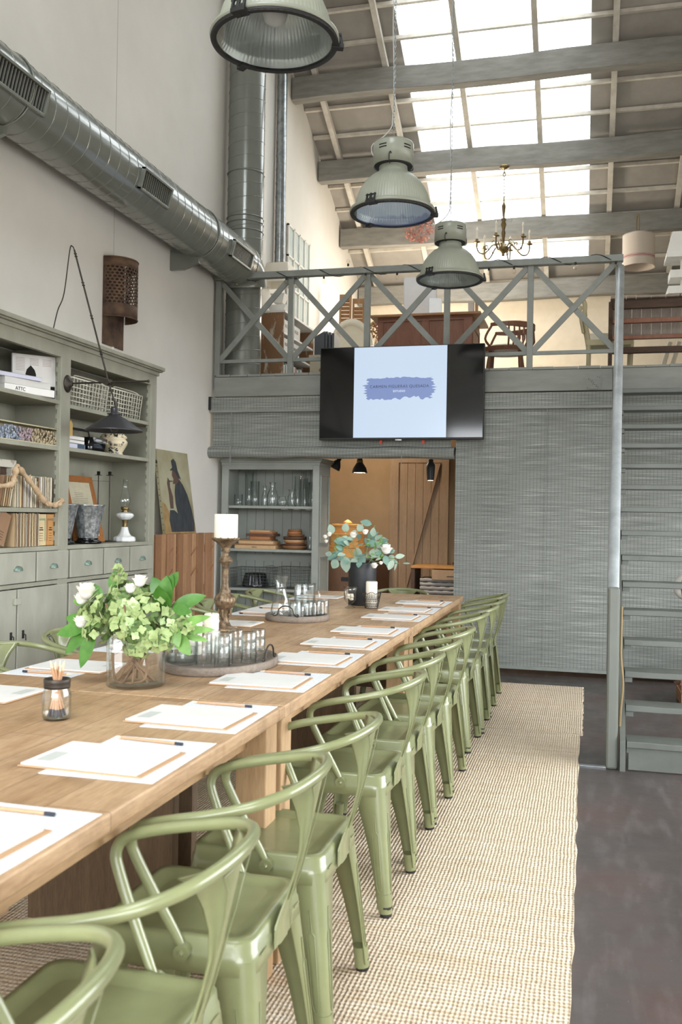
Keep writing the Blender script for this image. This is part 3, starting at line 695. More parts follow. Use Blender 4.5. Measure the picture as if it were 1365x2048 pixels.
# ---------------- place settings ----------------
m_mat = mat('speckled_placemat', '#c9cdd2', .85, col2='#dcdee1', sc=170, lo=.42, hi=.58)
m_ink = mat('grey_print', '#b9bcb6', .8)
m_pencil = mat('natural_pencil', '#b98f6c', .6); m_pend = mat('pencil_dip_black', '#262936', .5); m_lead = mat('pencil_point', '#d9c3a2', .6)
def papers():
    mb = MB(); pts = [(-.128, -.172), (.128, -.172), (.128, .172), (-.128, .172)]
    mb.poly(pts, .0012); p = mb.build('placemat', m_mat); tag(p, 'x', 'placemat', 'white speckled placemats')
    nb = thing('notepad', 'x', 'notepad', group='notepads on the placemats')
    mb = MB(); mb.box((0, 0, .0015), (.288, .212, .003)); mb.build('backing_board', m_kraft, nb, label='brown kraft backing board')
    mb = MB(); mb.box((-.004, -.001, .005), (.272, .200, .004)); mb.build('sheets', m_paper, nb)
    mb = MB(); mb.box((-.105, -.035, .0072), (.035, .075, .0004)); mb.build('printed_mark', m_ink, nb, label='small pale grey printed mark')
    pc = thing('pencil', 'x', 'pencil', group='pencils on the placemats')
    mb = MB(); mb.tube([(-.078, 0, 0), (.068, 0, 0)], .0037, 6); mb.build('shaft', m_pencil, pc)
    mb = MB(); mb.tube([(.068, 0, 0), (.088, 0, 0)], .0039, 6); mb.build('dipped_end', m_pend, pc, label='dark dipped end')
    mb = MB(); mb.tube([(-.078, 0, 0), (-.095, 0, 0)], [.0037, .0006], 6); mb.build('point', m_lead, pc)
    return p, nb, pc
pm0, nb0, pc0 = papers()
RP = [1.335, 1.875, 2.325, 2.895, 3.39, 3.855, 4.315, 4.95, 5.37, 5.84]
LP = [1.9, 2.35, 2.87, 3.43, 4.27, 4.88, 5.2, 5.9]
used = [False]
def setting(x, y, side, i, n, notepad=True):
    s = 1 if side == 'right' else -1; rz = 0 if s == 1 else pi
    nm = '%s from the camera' % ORD[i] if i else 'nearest the camera'
    j = lambda a: random.uniform(-a, a)
    P = [((x, y, TT), R(j(1.5))+rz), ((x-s*.045+j(.006), y-.025*1+j(.012), TT+.0014), rz+R(j(3))), ((x-s*.02+j(.01), y+.10*1+j(.012), TT+.0155 if False else TT+.0112), rz+R(-3+j(3)))]
    # pencil lies across pad and mat: pad top is 8 mm up
    for k, (o, what) in enumerate(((pm0, 'white speckled paper placemat'), (nb0, 'white notepad on brown board'), (pc0, 'wooden pencil with dark end'))):
        lab = '%s, %s in the %s row' % (what, nm, side)
        loc, r = P[k]
        if k == 2: loc = (loc[0], y+.128+j(.006) if s == 1 else y-.128+j(.006), TT+.0053)
        if k == 1: loc = (loc[0], y-.04 if s == 1 else y+.035, loc[2])
        if not used[0]: o.matrix_world = Matrix.Translation(loc) @ Matrix.Rotation(r, 4, 'Z'); o['label'] = lab
        else: dup(o, loc, r, lab)
    used[0] = True
random.seed(4)
for i, y in enumerate(RP): setting(-.96, y, 'right', i, len(RP))
for i, y in enumerate(LP): setting(-1.742, y, 'left', i, len(LP))

# ---------------- glassware helpers ----------------
m_water = glass('water', '#f2f6f6', '#c0c8c8', .3, .6)
def vessel(prof, th=.003, base=.006):
    """closed wall: outer profile up, inner profile down"""
    out = [(.0008, 0)]+list(prof); inn = [(max(r-th, .001), z) for r, z in prof[::-1] if z > base]+[(max(prof[0][0]-th, .001), base), (.0008, base)]
    return out+inn
tumb0 = None
def tumbler(loc, label, group, parent=None, flip=True, s=1.0):
    global tumb0
    if tumb0 is None:
        pr = vessel([(.030, 0), (.0315, .003), (.0325, .03), (.034, .085), (.0345, .09)])
        mb = MB(); mb.lathe(pr, 24, M=Matrix.Translation((0, 0, .09)) @ Matrix.Rotation(pi, 4, 'X'))
        tumb0 = tag(mb.build('tumbler', m_glassth, loc=(0, 0, 0)), label, 'glass', group); tumb0.location = loc; tumb0.scale = (s, s, s); return tumb0
    o = dup(tumb0, loc, 0, label, group); o.scale = (s, s, s); return o
def tray(name_label, c, rad, ry, hz, handle_ang):
    t_ = thing('serving_tray', name_label, 'tray', c)
    mb = MB(); pr = [(.001, 0), (rad-.004, 0), (rad, .005), (rad, hz), (rad-.003, hz+.002), (rad-.016, hz+.002), (rad-.018, hz-.004), (rad-.018, .010), (.001, .010)]
    mb.lathe(pr, 56, M=Matrix.Diagonal((1, ry, 1, 1))); mb.build('wooden_rim_base', wood('weathered_tray_wood', '#5f544b', '#86796c', 'x', 2.5, .75), t_)
    for a in handle_ang:
        u = Vector((cos(a), sin(a)*ry, 0)); v_ = Vector((-sin(a), cos(a), 0)); e = u*(rad-.012)+Vector((0, 0, hz+.004))
        p = [e-v_*.060+Vector((0, 0, .010)), e-v_*.068+Vector((0, 0, .006)), e-v_*.066+Vector((0, 0, -.001)), e-v_*.056, e-v_*.045+Vector((0, 0, .008)), e-v_*.036+Vector((0, 0, .034)), e-v_*.015+Vector((0, 0, .048)), e+v_*.015+Vector((0, 0, .048)), e+v_*.036+Vector((0, 0, .034)), e+v_*.045+Vector((0, 0, .008)), e+v_*.056, e+v_*.066+Vector((0, 0, -.001)), e+v_*.068+Vector((0, 0, .006)), e+v_*.060+Vector((0, 0, .010))]
        MB().tube(smooth_path(p, 5), .0032, 6).build('scroll_handle', m_dkmetal, t_, label='scrolled iron handle')
    return t_
def pitcher(loc, label, group, r=.055, h=.12, water=.3, handle=0, neck=None):
    g = thing('glass_jug', label, 'jug', loc, group=group)
    pr = [(r*.95, 0), (r, .006), (r, h*.9), (r*1.02, h)] if not neck else neck
    mb = MB(); mb.lathe(vessel(pr, .003, .008), 32); mb.build('body', m_glassth, g)
    if water: mb = MB(); mb.lathe([(.001, .0085), (r-.0045, .0085), (r-.0045, h*water), (.001, h*water)], 28); mb.build('water', m_water, g, label='still water')
    if handle is not None:
        u = Vector((cos(handle), sin(handle), 0)); hp = [u*(r-.001)+Vector((0, 0, h*.82)), u*(r+.018)+Vector((0, 0, h*.86)), u*(r+.034)+Vector((0, 0, h*.66)), u*(r+.030)+Vector((0, 0, h*.40)), u*(r-.001)+Vector((0, 0, h*.22))]
        MB().tube(smooth_path(hp, 6), .0055, 8).build('handle', m_glassth, g)
    return g
def pillar(loc, r, h, label, group=None, name='pillar_candle'):
    c_ = thing(name, label, 'candle', loc, group=group)
    mb = MB(); mb.lathe([(.001, 0), (r-.001, 0), (r, .002), (r, h-.004), (r-.003, h), (r-.008, h-.003), (.001, h-.005)], 28); mb.build('wax', m_wax, c_)
    MB().tube([(0, 0, h-.006), (.001, 0, h+.006)], .0012, 5).build('wick', m_black, c_)
    return c_

# ---------------- near tray group ----------------
T1 = (-1.265, 3.125, TT)
tray('large oval weathered wooden tray with scrolled handles behind the hydrangea vase', T1, .20, 1.35, .028, (R(0), R(190)))
zt = TT+.0103
neck = [(.052, 0), (.056, .006), (.056, .10), (.050, .125), (.030, .155), (.028, .175), (.036, .215), (.038, .222)]
pitcher((-1.375, 3.04, zt), 'clear glass carafe of water on the near tray behind the hydrangeas', None, .056, .22, .27, None, [(a*.98, b*.98) for a, b in neck])
k = 0
pos = [(-1.295, 3.05), (-1.235, 3.10), (-1.165, 3.15), (-1.30, 3.15), (-1.235, 3.20), (-1.165, 3.245), (-1.215, 3.02)]
for i, (x, y) in enumerate(pos):
    tumbler((x, y, zt), 'lower upturned tumbler on the near wooden tray, %s' % ('front left by the carafe', 'front middle', 'front right by the handle', 'back left by the candles', 'back middle', 'farthest right, by the tray edge', 'nearest the camera')[i], 'upturned tumblers on the near tray', s=.84)
    tumbler((x, y, zt+.034), 'upper upturned tumbler nested on the one below, near tray, %s' % ('front left', 'front middle', 'front right', 'back left', 'back middle', 'farthest right', 'nearest the camera')[i], 'upturned tumblers on the near tray', s=.84)
for i, (x, y) in enumerate([(-1.26, 3.115), (-1.19, 3.2)]):
    pass
pillar((-1.43, 3.27, zt), .030, .125, 'short ivory pillar candle on the near tray, left of its taller twin', 'ivory candles on the near tray')
pillar((-1.385, 3.33, zt), .028, .150, 'taller ivory pillar candle on the near tray in front of the candlestick', 'ivory candles on the near tray')
# ---------------- far tray group ----------------
T2 = (-1.445, 4.62, TT)
tray('small round weathered wooden tray with the carafe, jug and tumblers', T2, .165, 1.0, .030, (R(-95), R(80)))
neck2 = [(.050, 0), (.054, .006), (.052, .05), (.040, .10), (.026, .145), (.025, .155), (.030, .185), (.040, .215), (.041, .218)]
pitcher((-1.515, 4.56, zt), 'clear glass carafe with flared neck on the far round tray', None, .05, .218, 0, None, neck2)
pitcher((-1.43, 4.70, zt), 'glass water jug with looped handle on the far round tray', None, .056, .175, .62, R(-15))
for (x, y, w_) in ((-1.435, 4.555, 'beside the carafe'), (-1.385, 4.60, 'in the middle of the group'), (-1.36, 4.66, 'right of the jug'), (-1.455, 4.62, 'between carafe and jug'), (-1.33, 4.70, 'farthest right')):
    tumbler((x, y, zt), 'upturned clear tumbler on the far round tray, '+w_, 'upturned tumblers on the far tray')
tumbler((-1.445, 4.60, zt+.03) if False else (-1.40, 4.52, zt), 'smallest upturned tumbler at the front of the far round tray', 'upturned tumblers on the far tray', s=.8)

# ---------------- pencil jar ----------------
pj = thing('pencil_jar', 'glass jar with dark screw ring holding pencils on the near table', 'jar', (-1.327, 2.16, TT))
mb = MB(); mb.lathe(vessel([(.030, 0), (.035, .006), (.0365, .02), (.0365, .062), (.034, .074), (.030, .082), (.030, .088)], .0025, .005), 28); mb.build('jar_body', m_glassth, pj)
mb = MB(); mb.lathe([(.0305, .082), (.0335, .082), (.034, .088), (.0335, .094), (.0345, .096), (.0345, .104), (.0335, .106), (.031, .106), (.0305, .082)], 28); mb.build('screw_ring', m_dkmetal, pj, label='dark metal screw ring')
random.seed(9)
pen = []
for i in range(10):
    a = i*2.4; r0 = .012+.012*random.random(); r1 = .016+.009*random.random()
    pen.append((Vector((-1.327+r0*cos(a+2.8), 2.16+r0*sin(a+2.8), TT+.009)), Vector((-1.327+r1*cos(a), 2.16+r1*sin(a), TT+.148+random.uniform(-.006, .008)))))
pen.sort(key=lambda p: p[1].x*cos(.55)+p[1].y*sin(.55))
for i, (b0, b1) in enumerate(pen):
    p_ = thing('pencil', 'pencil standing point up in the glass jar, %s tip from the left' % ORD[i], 'pencil', b0, group='pencils in the jar')
    d = b1-b0; e = b0+d*.13; f2 = b0+d*.88
    MB().tube([b0, e], .0037, 6).build('dipped_end', m_pend, p_, world=True); MB().tube([e, f2], .0036, 6).build('shaft', m_pencil, p_, world=True); MB().tube([f2, b1], [.0036, .0005], 6).build('point', m_lead, p_, world=True)

# ---------------- plants ----------------
def leaf(mb, base, d, up, L, Wd, bend=.25, fold=.25, m=0, n=6, tip=1.0, shape='oval'):
    base = Vector(base); d = Vector(d).normalized(); up = Vector(up); side = d.cross(up)
    if side.length < 1e-3: side = d.orthogonal()
    side.normalize(); up = side.cross(d).normalized(); rows = []
    for i in range(n+1):
        q = i/n; w = Wd*.5*(sin(pi*min(1, q**.85))**.8 if shape == 'oval' else (max(0, sin(pi*min(1, .06+q*.9)))**.45 if q < 1 else .35))
        c = base+d*L*q*(1-.15*q*bend)-up*bend*L*q*q*.6
        rows.append([c-side*w+up*w*fold, c, c+side*w+up*w*fold])
    vs = [p for r in rows for p in r]; fs = []
    for i in range(n):
        for j in range(2): fs.append((i*3+j, i*3+j+1, (i+1)*3+j+1, (i+1)*3+j))
    mb.add(vs, fs, True, m)
def rnd_dir(zmin=-.3): 
    while True:
        v_ = Vector((random.uniform(-1, 1), random.uniform(-1, 1), random.uniform(zmin, 1)))
        if .1 < v_.length < 1: return v_.normalized()
def leafmat(name, a, b, sc=12, rough=.45, tr=.25):
    if name in MATS: return MATS[name]
    t = NT(name); c = t.ramp(t.noise(t.coord(), sc, 3), [(.35, a), (.65, b)]); t.link(c, t.b.inputs['Base Color']); t.b.inputs['Roughness'].default_value = rough
    tl = t.n.new('ShaderNodeBsdfTranslucent'); t.link(c, tl.inputs[0]); mx = t.n.new('ShaderNodeMixShader'); mx.inputs[0].default_value = tr
    t.link(t.b.outputs[0], mx.inputs[1]); t.link(tl.outputs[0], mx.inputs[2]); t.link(mx.outputs[0], t.out.inputs[0]); MATS[name] = t.m; return t.m
m_hyd = leafmat('hydrangea_green', '#8d9f62', '#adbf84', 25, .6, .2); m_hyd2 = leafmat('hydrangea_shaded', '#526a38', '#738f50', 25, .6, .15); m_hyd3 = leafmat('hydrangea_pale', '#aec78a', '#cfdfb0', 25, .6, .2)  # darker second green is shade painted between florets
m_lf = leafmat('fresh_leaf_green', '#37661f', '#558438', 14, .35, .12); m_lf2 = leafmat('light_leaf_green', '#5b8338', '#7aa353', 14, .4, .15)
m_petal = leafmat('white_petal', '#f3eee6', '#fbf8f2', 20, .6, .3); m_stem = mat('brown_stem', '#6a5240', .8, col2='#8b7458', sc=20); m_gstem = mat('green_stem', '#7d9358', .7)
def peony(c, r, parent, name='white_flower', open_=1.0):
    mb = MB(); c = Vector(c)
    mb.ball(c, r*.78, 12, sc=(1, 1, .92))
    for ring, (n, el, q) in enumerate(((5, 62, .8), (7, 35, .95), (8, 8, 1.0))):
        for i in range(n):
            a = 2*pi*i/n+ring*.5+random.uniform(-.15, .15); e = R(el+random.uniform(-8, 8))
            d = Vector((cos(a)*cos(e), sin(a)*cos(e), sin(e))); t0 = Vector((-cos(a)*sin(e), -sin(a)*sin(e), cos(e)))
            leaf(mb, c+d*r*.55*q-t0*r*.5, (t0*1.1+d*.45), -d, r*1.2*q, r*1.2, bend=.5*open_, fold=.35, n=6, shape='round')
    return mb.build(name, m_petal, parent, world=True)
VC = Vector((-1.36, 2.665, TT))
vs_ = thing('glass_vase', 'wide clear cylinder glass vase holding green hydrangeas', 'vase', VC)
mb = MB(); mb.lathe(vessel([(.086, 0), (.091, .005), (.091, .15), (.0915, .158)], .004, .008), 44); mb.build('cylinder_body', m_glass, vs_)
random.seed(31)
bq = thing('hydrangea_bouquet', 'loose bouquet of pale green hydrangeas, white blooms and glossy leaves', 'flowers', VC+Vector((0, 0, .01)))
mb = MB()
for i in range(9):
    a = i*2.39; p = [VC+Vector((.055*cos(a+2.6), .055*sin(a+2.6), .014)), VC+Vector((.02*cos(a), .02*sin(a), .09)), VC+Vector((.06*cos(a), .06*sin(a), .18)), VC+Vector((.12*cos(a), .10*sin(a), .26))]
    mb.tube(smooth_path(p, 5), .0035, 6)
mb.tube(smooth_path([VC+Vector(v_) for v_ in ((-.07, -.02, .10), (-.065, -.02, .03), (-.03, -.04, .013), (.05, -.04, .03), (.03, 0, .12))], 6), .004, 6)
mb.tube(smooth_path([VC+Vector(v_) for v_ in ((-.05, -.03, .012), (-.01, -.04, .07), (.03, -.03, .13))], 6), .004, 6)
mb.build('woody_stems', m_stem, bq, world=True)
def floret(mb, c, d, s, m=0):
    d = d.normalized(); u = d.orthogonal().normalized(); w = d.cross(u); a0 = random.random()*pi
    for k in range(4):
        a = a0+k*pi/2; q = u*cos(a)+w*sin(a); leaf(mb, c, q+d*.35, d, s*1.15, s*.98, bend=.3, fold=.15, n=5, m=m)
    
heads = [((-.10, 0, .235), .055), ((-.03, -.04, .245), .058), ((.05, -.02, .235), .058), ((.12, .02, .20), .05), ((-.16, .02, .21), .045), ((0, .05, .27), .05), ((-.05, .02, .285), .042), ((.04, -.06, .175), .048), ((.10, -.05, .155), .042), ((-.01, -.07, .19), .04), ((.03, -.05, .125), .034), ((.155, -.01, .185), .036), ((-.12, -.03, .165), .036)]
for hi, (c, r) in enumerate(heads):
    mb = MB(); c = VC+Vector(c)
    for k in range(int(70*(r/.055)**1.5)+10):
        d = rnd_dir(-.6); q = random.uniform(.82, 1.12); floret(mb, c+Vector((d.x*r*1.15, d.y*r, d.z*r*.85))*q if False else c+Vector((d.x*r*1.15*q, d.y*r*q, d.z*r*.85*q)), d, random.uniform(.013, .0185), 2 if q < .95 else random.choice((0, 0, 1)))  # inner florets take the darker shade green
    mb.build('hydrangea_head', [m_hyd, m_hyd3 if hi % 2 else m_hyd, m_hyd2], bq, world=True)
mb = MB()
for c in ((-.058, -.02, .36), (-.05, -.02, .345), (-.068, -.01, .33)):
    for k in range(4): floret(mb, VC+Vector(c)+rnd_dir()*.012, rnd_dir(), .014)
mb.tube([VC+Vector((-.058, -.02, .34)), VC+Vector((-.07, 0, .24))], .0015, 5)
mb.build('hydrangea_sprig', m_hyd, bq, world=True)
mb = MB()
for (b, d, L, w) in (((.09, 0, .24), (.1, -.1, 1), .11, .06), ((.08, 0, .26), (.35, 0, .9), .10, .055), ((.09, 0, .27), (-.5, 0, .85), .085, .05), ((.12, 0, .25), (.9, .1, .35), .115, .045), ((.10, 0, .30), (.35, .2, .75), .07, .04), ((.10, 0, .24), (.0, -.5, .6), .10, .06), ((.13, -.02, .25), (.8, -.2, -.1), .075, .035)):
    leaf(mb, VC+Vector(b), d, (0, -1, .3), L, w, bend=.12, fold=.12, n=8)
for (b, d, L, w) in (((-.16, 0, .19), (-1, 0, .15), .10, .045), ((-.16, -.02, .18), (-1, -.2, -.25), .11, .05), ((-.15, -.02, .175), (-.7, -.2, -.7), .12, .045), ((-.13, -.03, .17), (-.3, -.2, -.9), .13, .05), ((-.12, 0, .27), (-.6, 0, .5), .07, .035), ((-.10, .02, .29), (.1, 0, .9), .07, .035)):
    leaf(mb, VC+Vector(b), d, (0, -1, .5), L, w, bend=.15, fold=.12, n=8)
mb.build('glossy_leaves', m_lf, bq, world=True)
mb = MB()
for (b, d, L, w) in (((.16, -.02, .20), (1, 0, .35), .10, .03), ((.16, -.02, .18), (1, 0, .12), .11, .026), ((.15, -.03, .17), (.6, -.3, -.6), .085, .045), ((.17, -.02, .165), (1, 0, -.1), .08, .022), ((.14, -.04, .2), (.4, -.3, -.8), .075, .04), ((-.18, 0, .25), (-1, 0, .2), .05, .03)):
    leaf(mb, VC+Vector(b), d, (0, -1, .5), L, w, bend=.2, fold=.15, n=8)
mb.build('light_leaves', m_lf2, bq, world=True)
mb = MB()
for c in ((-.175, 0, .16), (-.185, .01, .27), (.015, -.02, .31)): mb.tube([VC+Vector(c), VC+Vector((c[0]*.5, 0, .15))], .002, 5)
mb.build('flower_stems', m_gstem, bq, world=True)
for c, r in (((-.178, -.03, .19), .022), ((-.172, -.01, .285), .030), ((.018, -.02, .325), .022), ((-.02, -.01, .30), .018), ((-.195, .0, .26), .022)): peony(VC+Vector(c), r, bq)

# eucalyptus arrangement
BC = Vector((-1.325, 5.56, TT))
bv = thing('black_vase', 'tall matt black ribbed vase near the far end of the tables', 'vase', BC)
mb = MB(); mb.lathe([(.001, 0), (.082, 0), (.085, .004), (.086, .2), (.088, .255), (.086, .262), (.079, .262), (.078, .02), (.001, .02)], 40, mod=lambda a, i: 1); mb.build('vase_body', mat('charcoal_ceramic', '#202124', .5, bump=.3, bsc=12, st=(1, 1, 12)), bv)
m_euc = leafmat('eucalyptus', '#93ab9b', '#b4c6b4', 8, .6, .2); m_euc2 = leafmat('eucalyptus_deep', '#6d9186', '#86a89a', 8, .6, .2)
random.seed(44)
eb = thing('eucalyptus_bouquet', 'silver-green eucalyptus and white roses in the black vase', 'flowers', BC+Vector((0, 0, .24)))
sA, sB, st_ = MB(), MB(), MB()
def ePx(px, py, dy=0): return Vector((-1.324+(px-725)*.00312, 5.54+dy, 1.004+(1130-py)*.00305))
for (px, py, L, w, dx, dz, dy) in ((790, 1030, 0, 0, 0, 0, 0),):
    pass
EL = [((745, 1048), (-1, .25), .075, .036, 0), ((688, 1065), (.1, 1), .06, .042, 0), ((668, 1068), (-.3, 1), .06, .042, 0), ((700, 1082), (-1, 0), .085, .045, 1), ((694, 1112), (.1, -1), .10, .058, 1), ((712, 1095), (.1, -1), .08, .045, 0), ((733, 1087), (1, .1), .085, .040, 1), ((738, 1103), (1, -.15), .09, .050, 1), ((716, 1115), (-.3, -1), .07, .045, 0), ((728, 1110), (-.2, -1), .085, .04, 0), ((750, 1072), (.1, 1), .055, .034, 0), ((722, 1062), (-.4, .6), .05, .04, 0), ((676, 1110), (-1, -.2), .055, .045, 0), ((680, 1120), (-.6, -1), .06, .05, 0), ((665, 1110), (-1, .1), .05, .03, 0), ((774, 1108), (.2, -1), .06, .035, 0), ((790, 1118), (-.5, -1), .065, .035, 0), ((790, 1112), (1, .2), .06, .028, 0), ((765, 1085), (.7, -.6), .06, .035, 0), ((700, 1130), (-.7, -1), .06, .02, 1), ((795, 1120), (-.3, -1), .06, .012, 1), ((805, 1124), (1, 0), .045, .009, 0), ((755, 1095), (.5, .8), .05, .04, 0), ((708, 1075), (.3, .8), .05, .04, 0), ((720, 1130), (.1, -1), .07, .035, 1)]
for i, ((px, py), (dx, dz), L, w, deep) in enumerate(EL):
    b = ePx(px, py, random.uniform(-.06, .04)); leaf(sA if i % 3 else sB, b, (dx, random.uniform(-.3, .3), dz), (0, -1, .25), L*1.05, w*1.15, bend=.15, fold=.08, n=7)
for i in range(70):
    d = rnd_dir(-.15); b = BC+Vector((d.x*.16, d.y*.12, .29+d.z*.13)); leaf(sA if i % 2 else sB, b, (d.x, d.y, d.z*.6+random.uniform(-.5, .3)), (0, -.8, .6), random.uniform(.04, .07), random.uniform(.028, .042), bend=.2, fold=.1, n=5)
for (px, py) in ((668, 1068), (690, 1062), (750, 1050), (790, 1115), (800, 1125), (660, 1110), (778, 1098), (665, 1078)):
    st_.tube(smooth_path([BC+Vector((0, 0, .2)), (BC+Vector((0, 0, .28)))*.5+ePx(px, py)*.5, ePx(px, py)], 5), .002, 5)
sA.build('eucalyptus_leaves', m_euc, eb, world=True); sB.build('deep_eucalyptus_leaves', m_euc2, eb, world=True); st_.build('stems', m_gstem, eb, world=True)
mb = MB()
for i in range(40):
    c = ePx(random.choice((765, 755, 745, 675, 690)), 1100+random.uniform(-22, 14), -.05); d = rnd_dir(); leaf(mb, c, d, (0, -1, .3), .03, .012, n=3)
mb.build('fern_tips', m_lf2, eb, world=True)
for (px, py, r) in ((778, 1098, .034), (712, 1071, .022), (736, 1064, .019), (664, 1070, .015), (656, 1075, .014), (658, 1084, .012), (755, 1130, .020), (768, 1124, .012)): peony(ePx(px, py, -.07), r, eb)

# goblet of shells, candle in wire basket
gb = thing('glass_goblet', 'small footed glass goblet of pale shells left of the wire candle holder', 'goblet', (-1.345, 5.34, TT))
mb = MB(); mb.lathe([(.001, 0), (.030, 0), (.030, .004), (.010, .012), (.008, .022), (.02, .032), (.036, .05), (.038, .10), (.046, .122), (.044, .123), (.036, .10), (.033, .052), (.001, .036)], 28); mb.build('bowl', m_glassth, gb)
mb = MB(); random.seed(3)
for i in range(14): mb.ball((random.uniform(-.02, .02), random.uniform(-.02, .02), .050+random.random()*.03), .011, 7, sc=(1, .8, .7))
mb.build('shell_filling', m_wax, gb, stuff=True)
pillar((-1.222, 5.37, TT+.004), .034, .155, 'ivory pillar candle standing in the wire holder beside the black vase')
wh = thing('wire_candle_holder', 'scalloped wire basket holder round the ivory candle', 'candle holder', (-1.222, 5.37, TT))
mb = MB(); Nn = 16
for k in range(Nn*2):
    a = 2*pi*k/(Nn*2); mb.tube([(.038*cos(a), .038*sin(a), .002), (.055*cos(a+.2), .055*sin(a+.2), .085+.012*abs(sin(a*3.5)))], .0011, 4); mb.tube([(.038*cos(a), .038*sin(a), .002), (.055*cos(a-.2), .055*sin(a-.2), .085+.012*abs(sin(a*3.5)))], .0011, 4)
for z, r in ((.002, .038), (.03, .044), (.058, .0495)): mb.tube([(r*cos(2*pi*i/24), r*sin(2*pi*i/24), z) for i in range(24)], .0013, 4, closed=True)
mb.tube([((.055+.002)*cos(2*pi*i/56), (.055+.002)*sin(2*pi*i/56), .085+.014*abs(sin(2*pi*i/56*3.5))) for i in range(56)], .0016, 4, closed=True)
for i in range(24):
    for z, r in ((.015, .041), (.044, .047), (.07, .052)): mb.ball((r*cos(i*.262), r*sin(i*.262), z), .0022, 5)
mb.build('wire_basket', m_dkmetal, wh)

# candlestick
cs = thing('candlestick', 'tall antique carved candlestick on the middle of the tables', 'candlestick', (-1.62, 4.05, TT))
m_gilt = mat('worn_gilt_wood', '#46382a', .45, metal=.4, col2='#8a745a', sc=45, bump=.5, bsc=80)
pr = [(.001, 0), (.062, 0), (.064, .008), (.058, .014), (.030, .024), (.020, .045), (.018, .075), (.024, .088), (.026, .1), (.040, .112), (.047, .13), (.049, .145), (.044, .16), (.030, .172), (.024, .18), (.027, .188), (.018, .198), (.016, .22), (.0165, .30), (.020, .312), (.032, .318), (.034, .328), (.026, .338), (.016, .348), (.014, .362), (.022, .37), (.018, .38), (.024, .39), (.035, .405), (.055, .418), (.066, .426), (.066, .430), (.060, .430), (.001, .424)]
mb = MB(); mb.lathe(pr, 40, mod=lambda a, i: 1+(.05*sin(a*10) if 8 < i < 15 else (.06*cos(a*12) if i > 28 else (.04*sin(a*6) if i < 5 else .02*sin(a*8))))); mb.build('turned_stem', m_gilt, cs)
mb = MB()
for k in range(12): a = k*2*pi/12; mb.ball((.064*cos(a), .064*sin(a), .428), .006, 6)
for s in range(4): a = s*pi/2; mb.tube([(.018*cos(a), .018*sin(a), .05), (.03*cos(a), .03*sin(a), .075), (.028*cos(a), .028*sin(a), .1)], .006, 6)
mb.build('leaf_trim', m_gilt, cs)
pillar((-1.62, 4.05, TT+.43), .055, .112, 'thick white pillar candle on top of the antique candlestick')
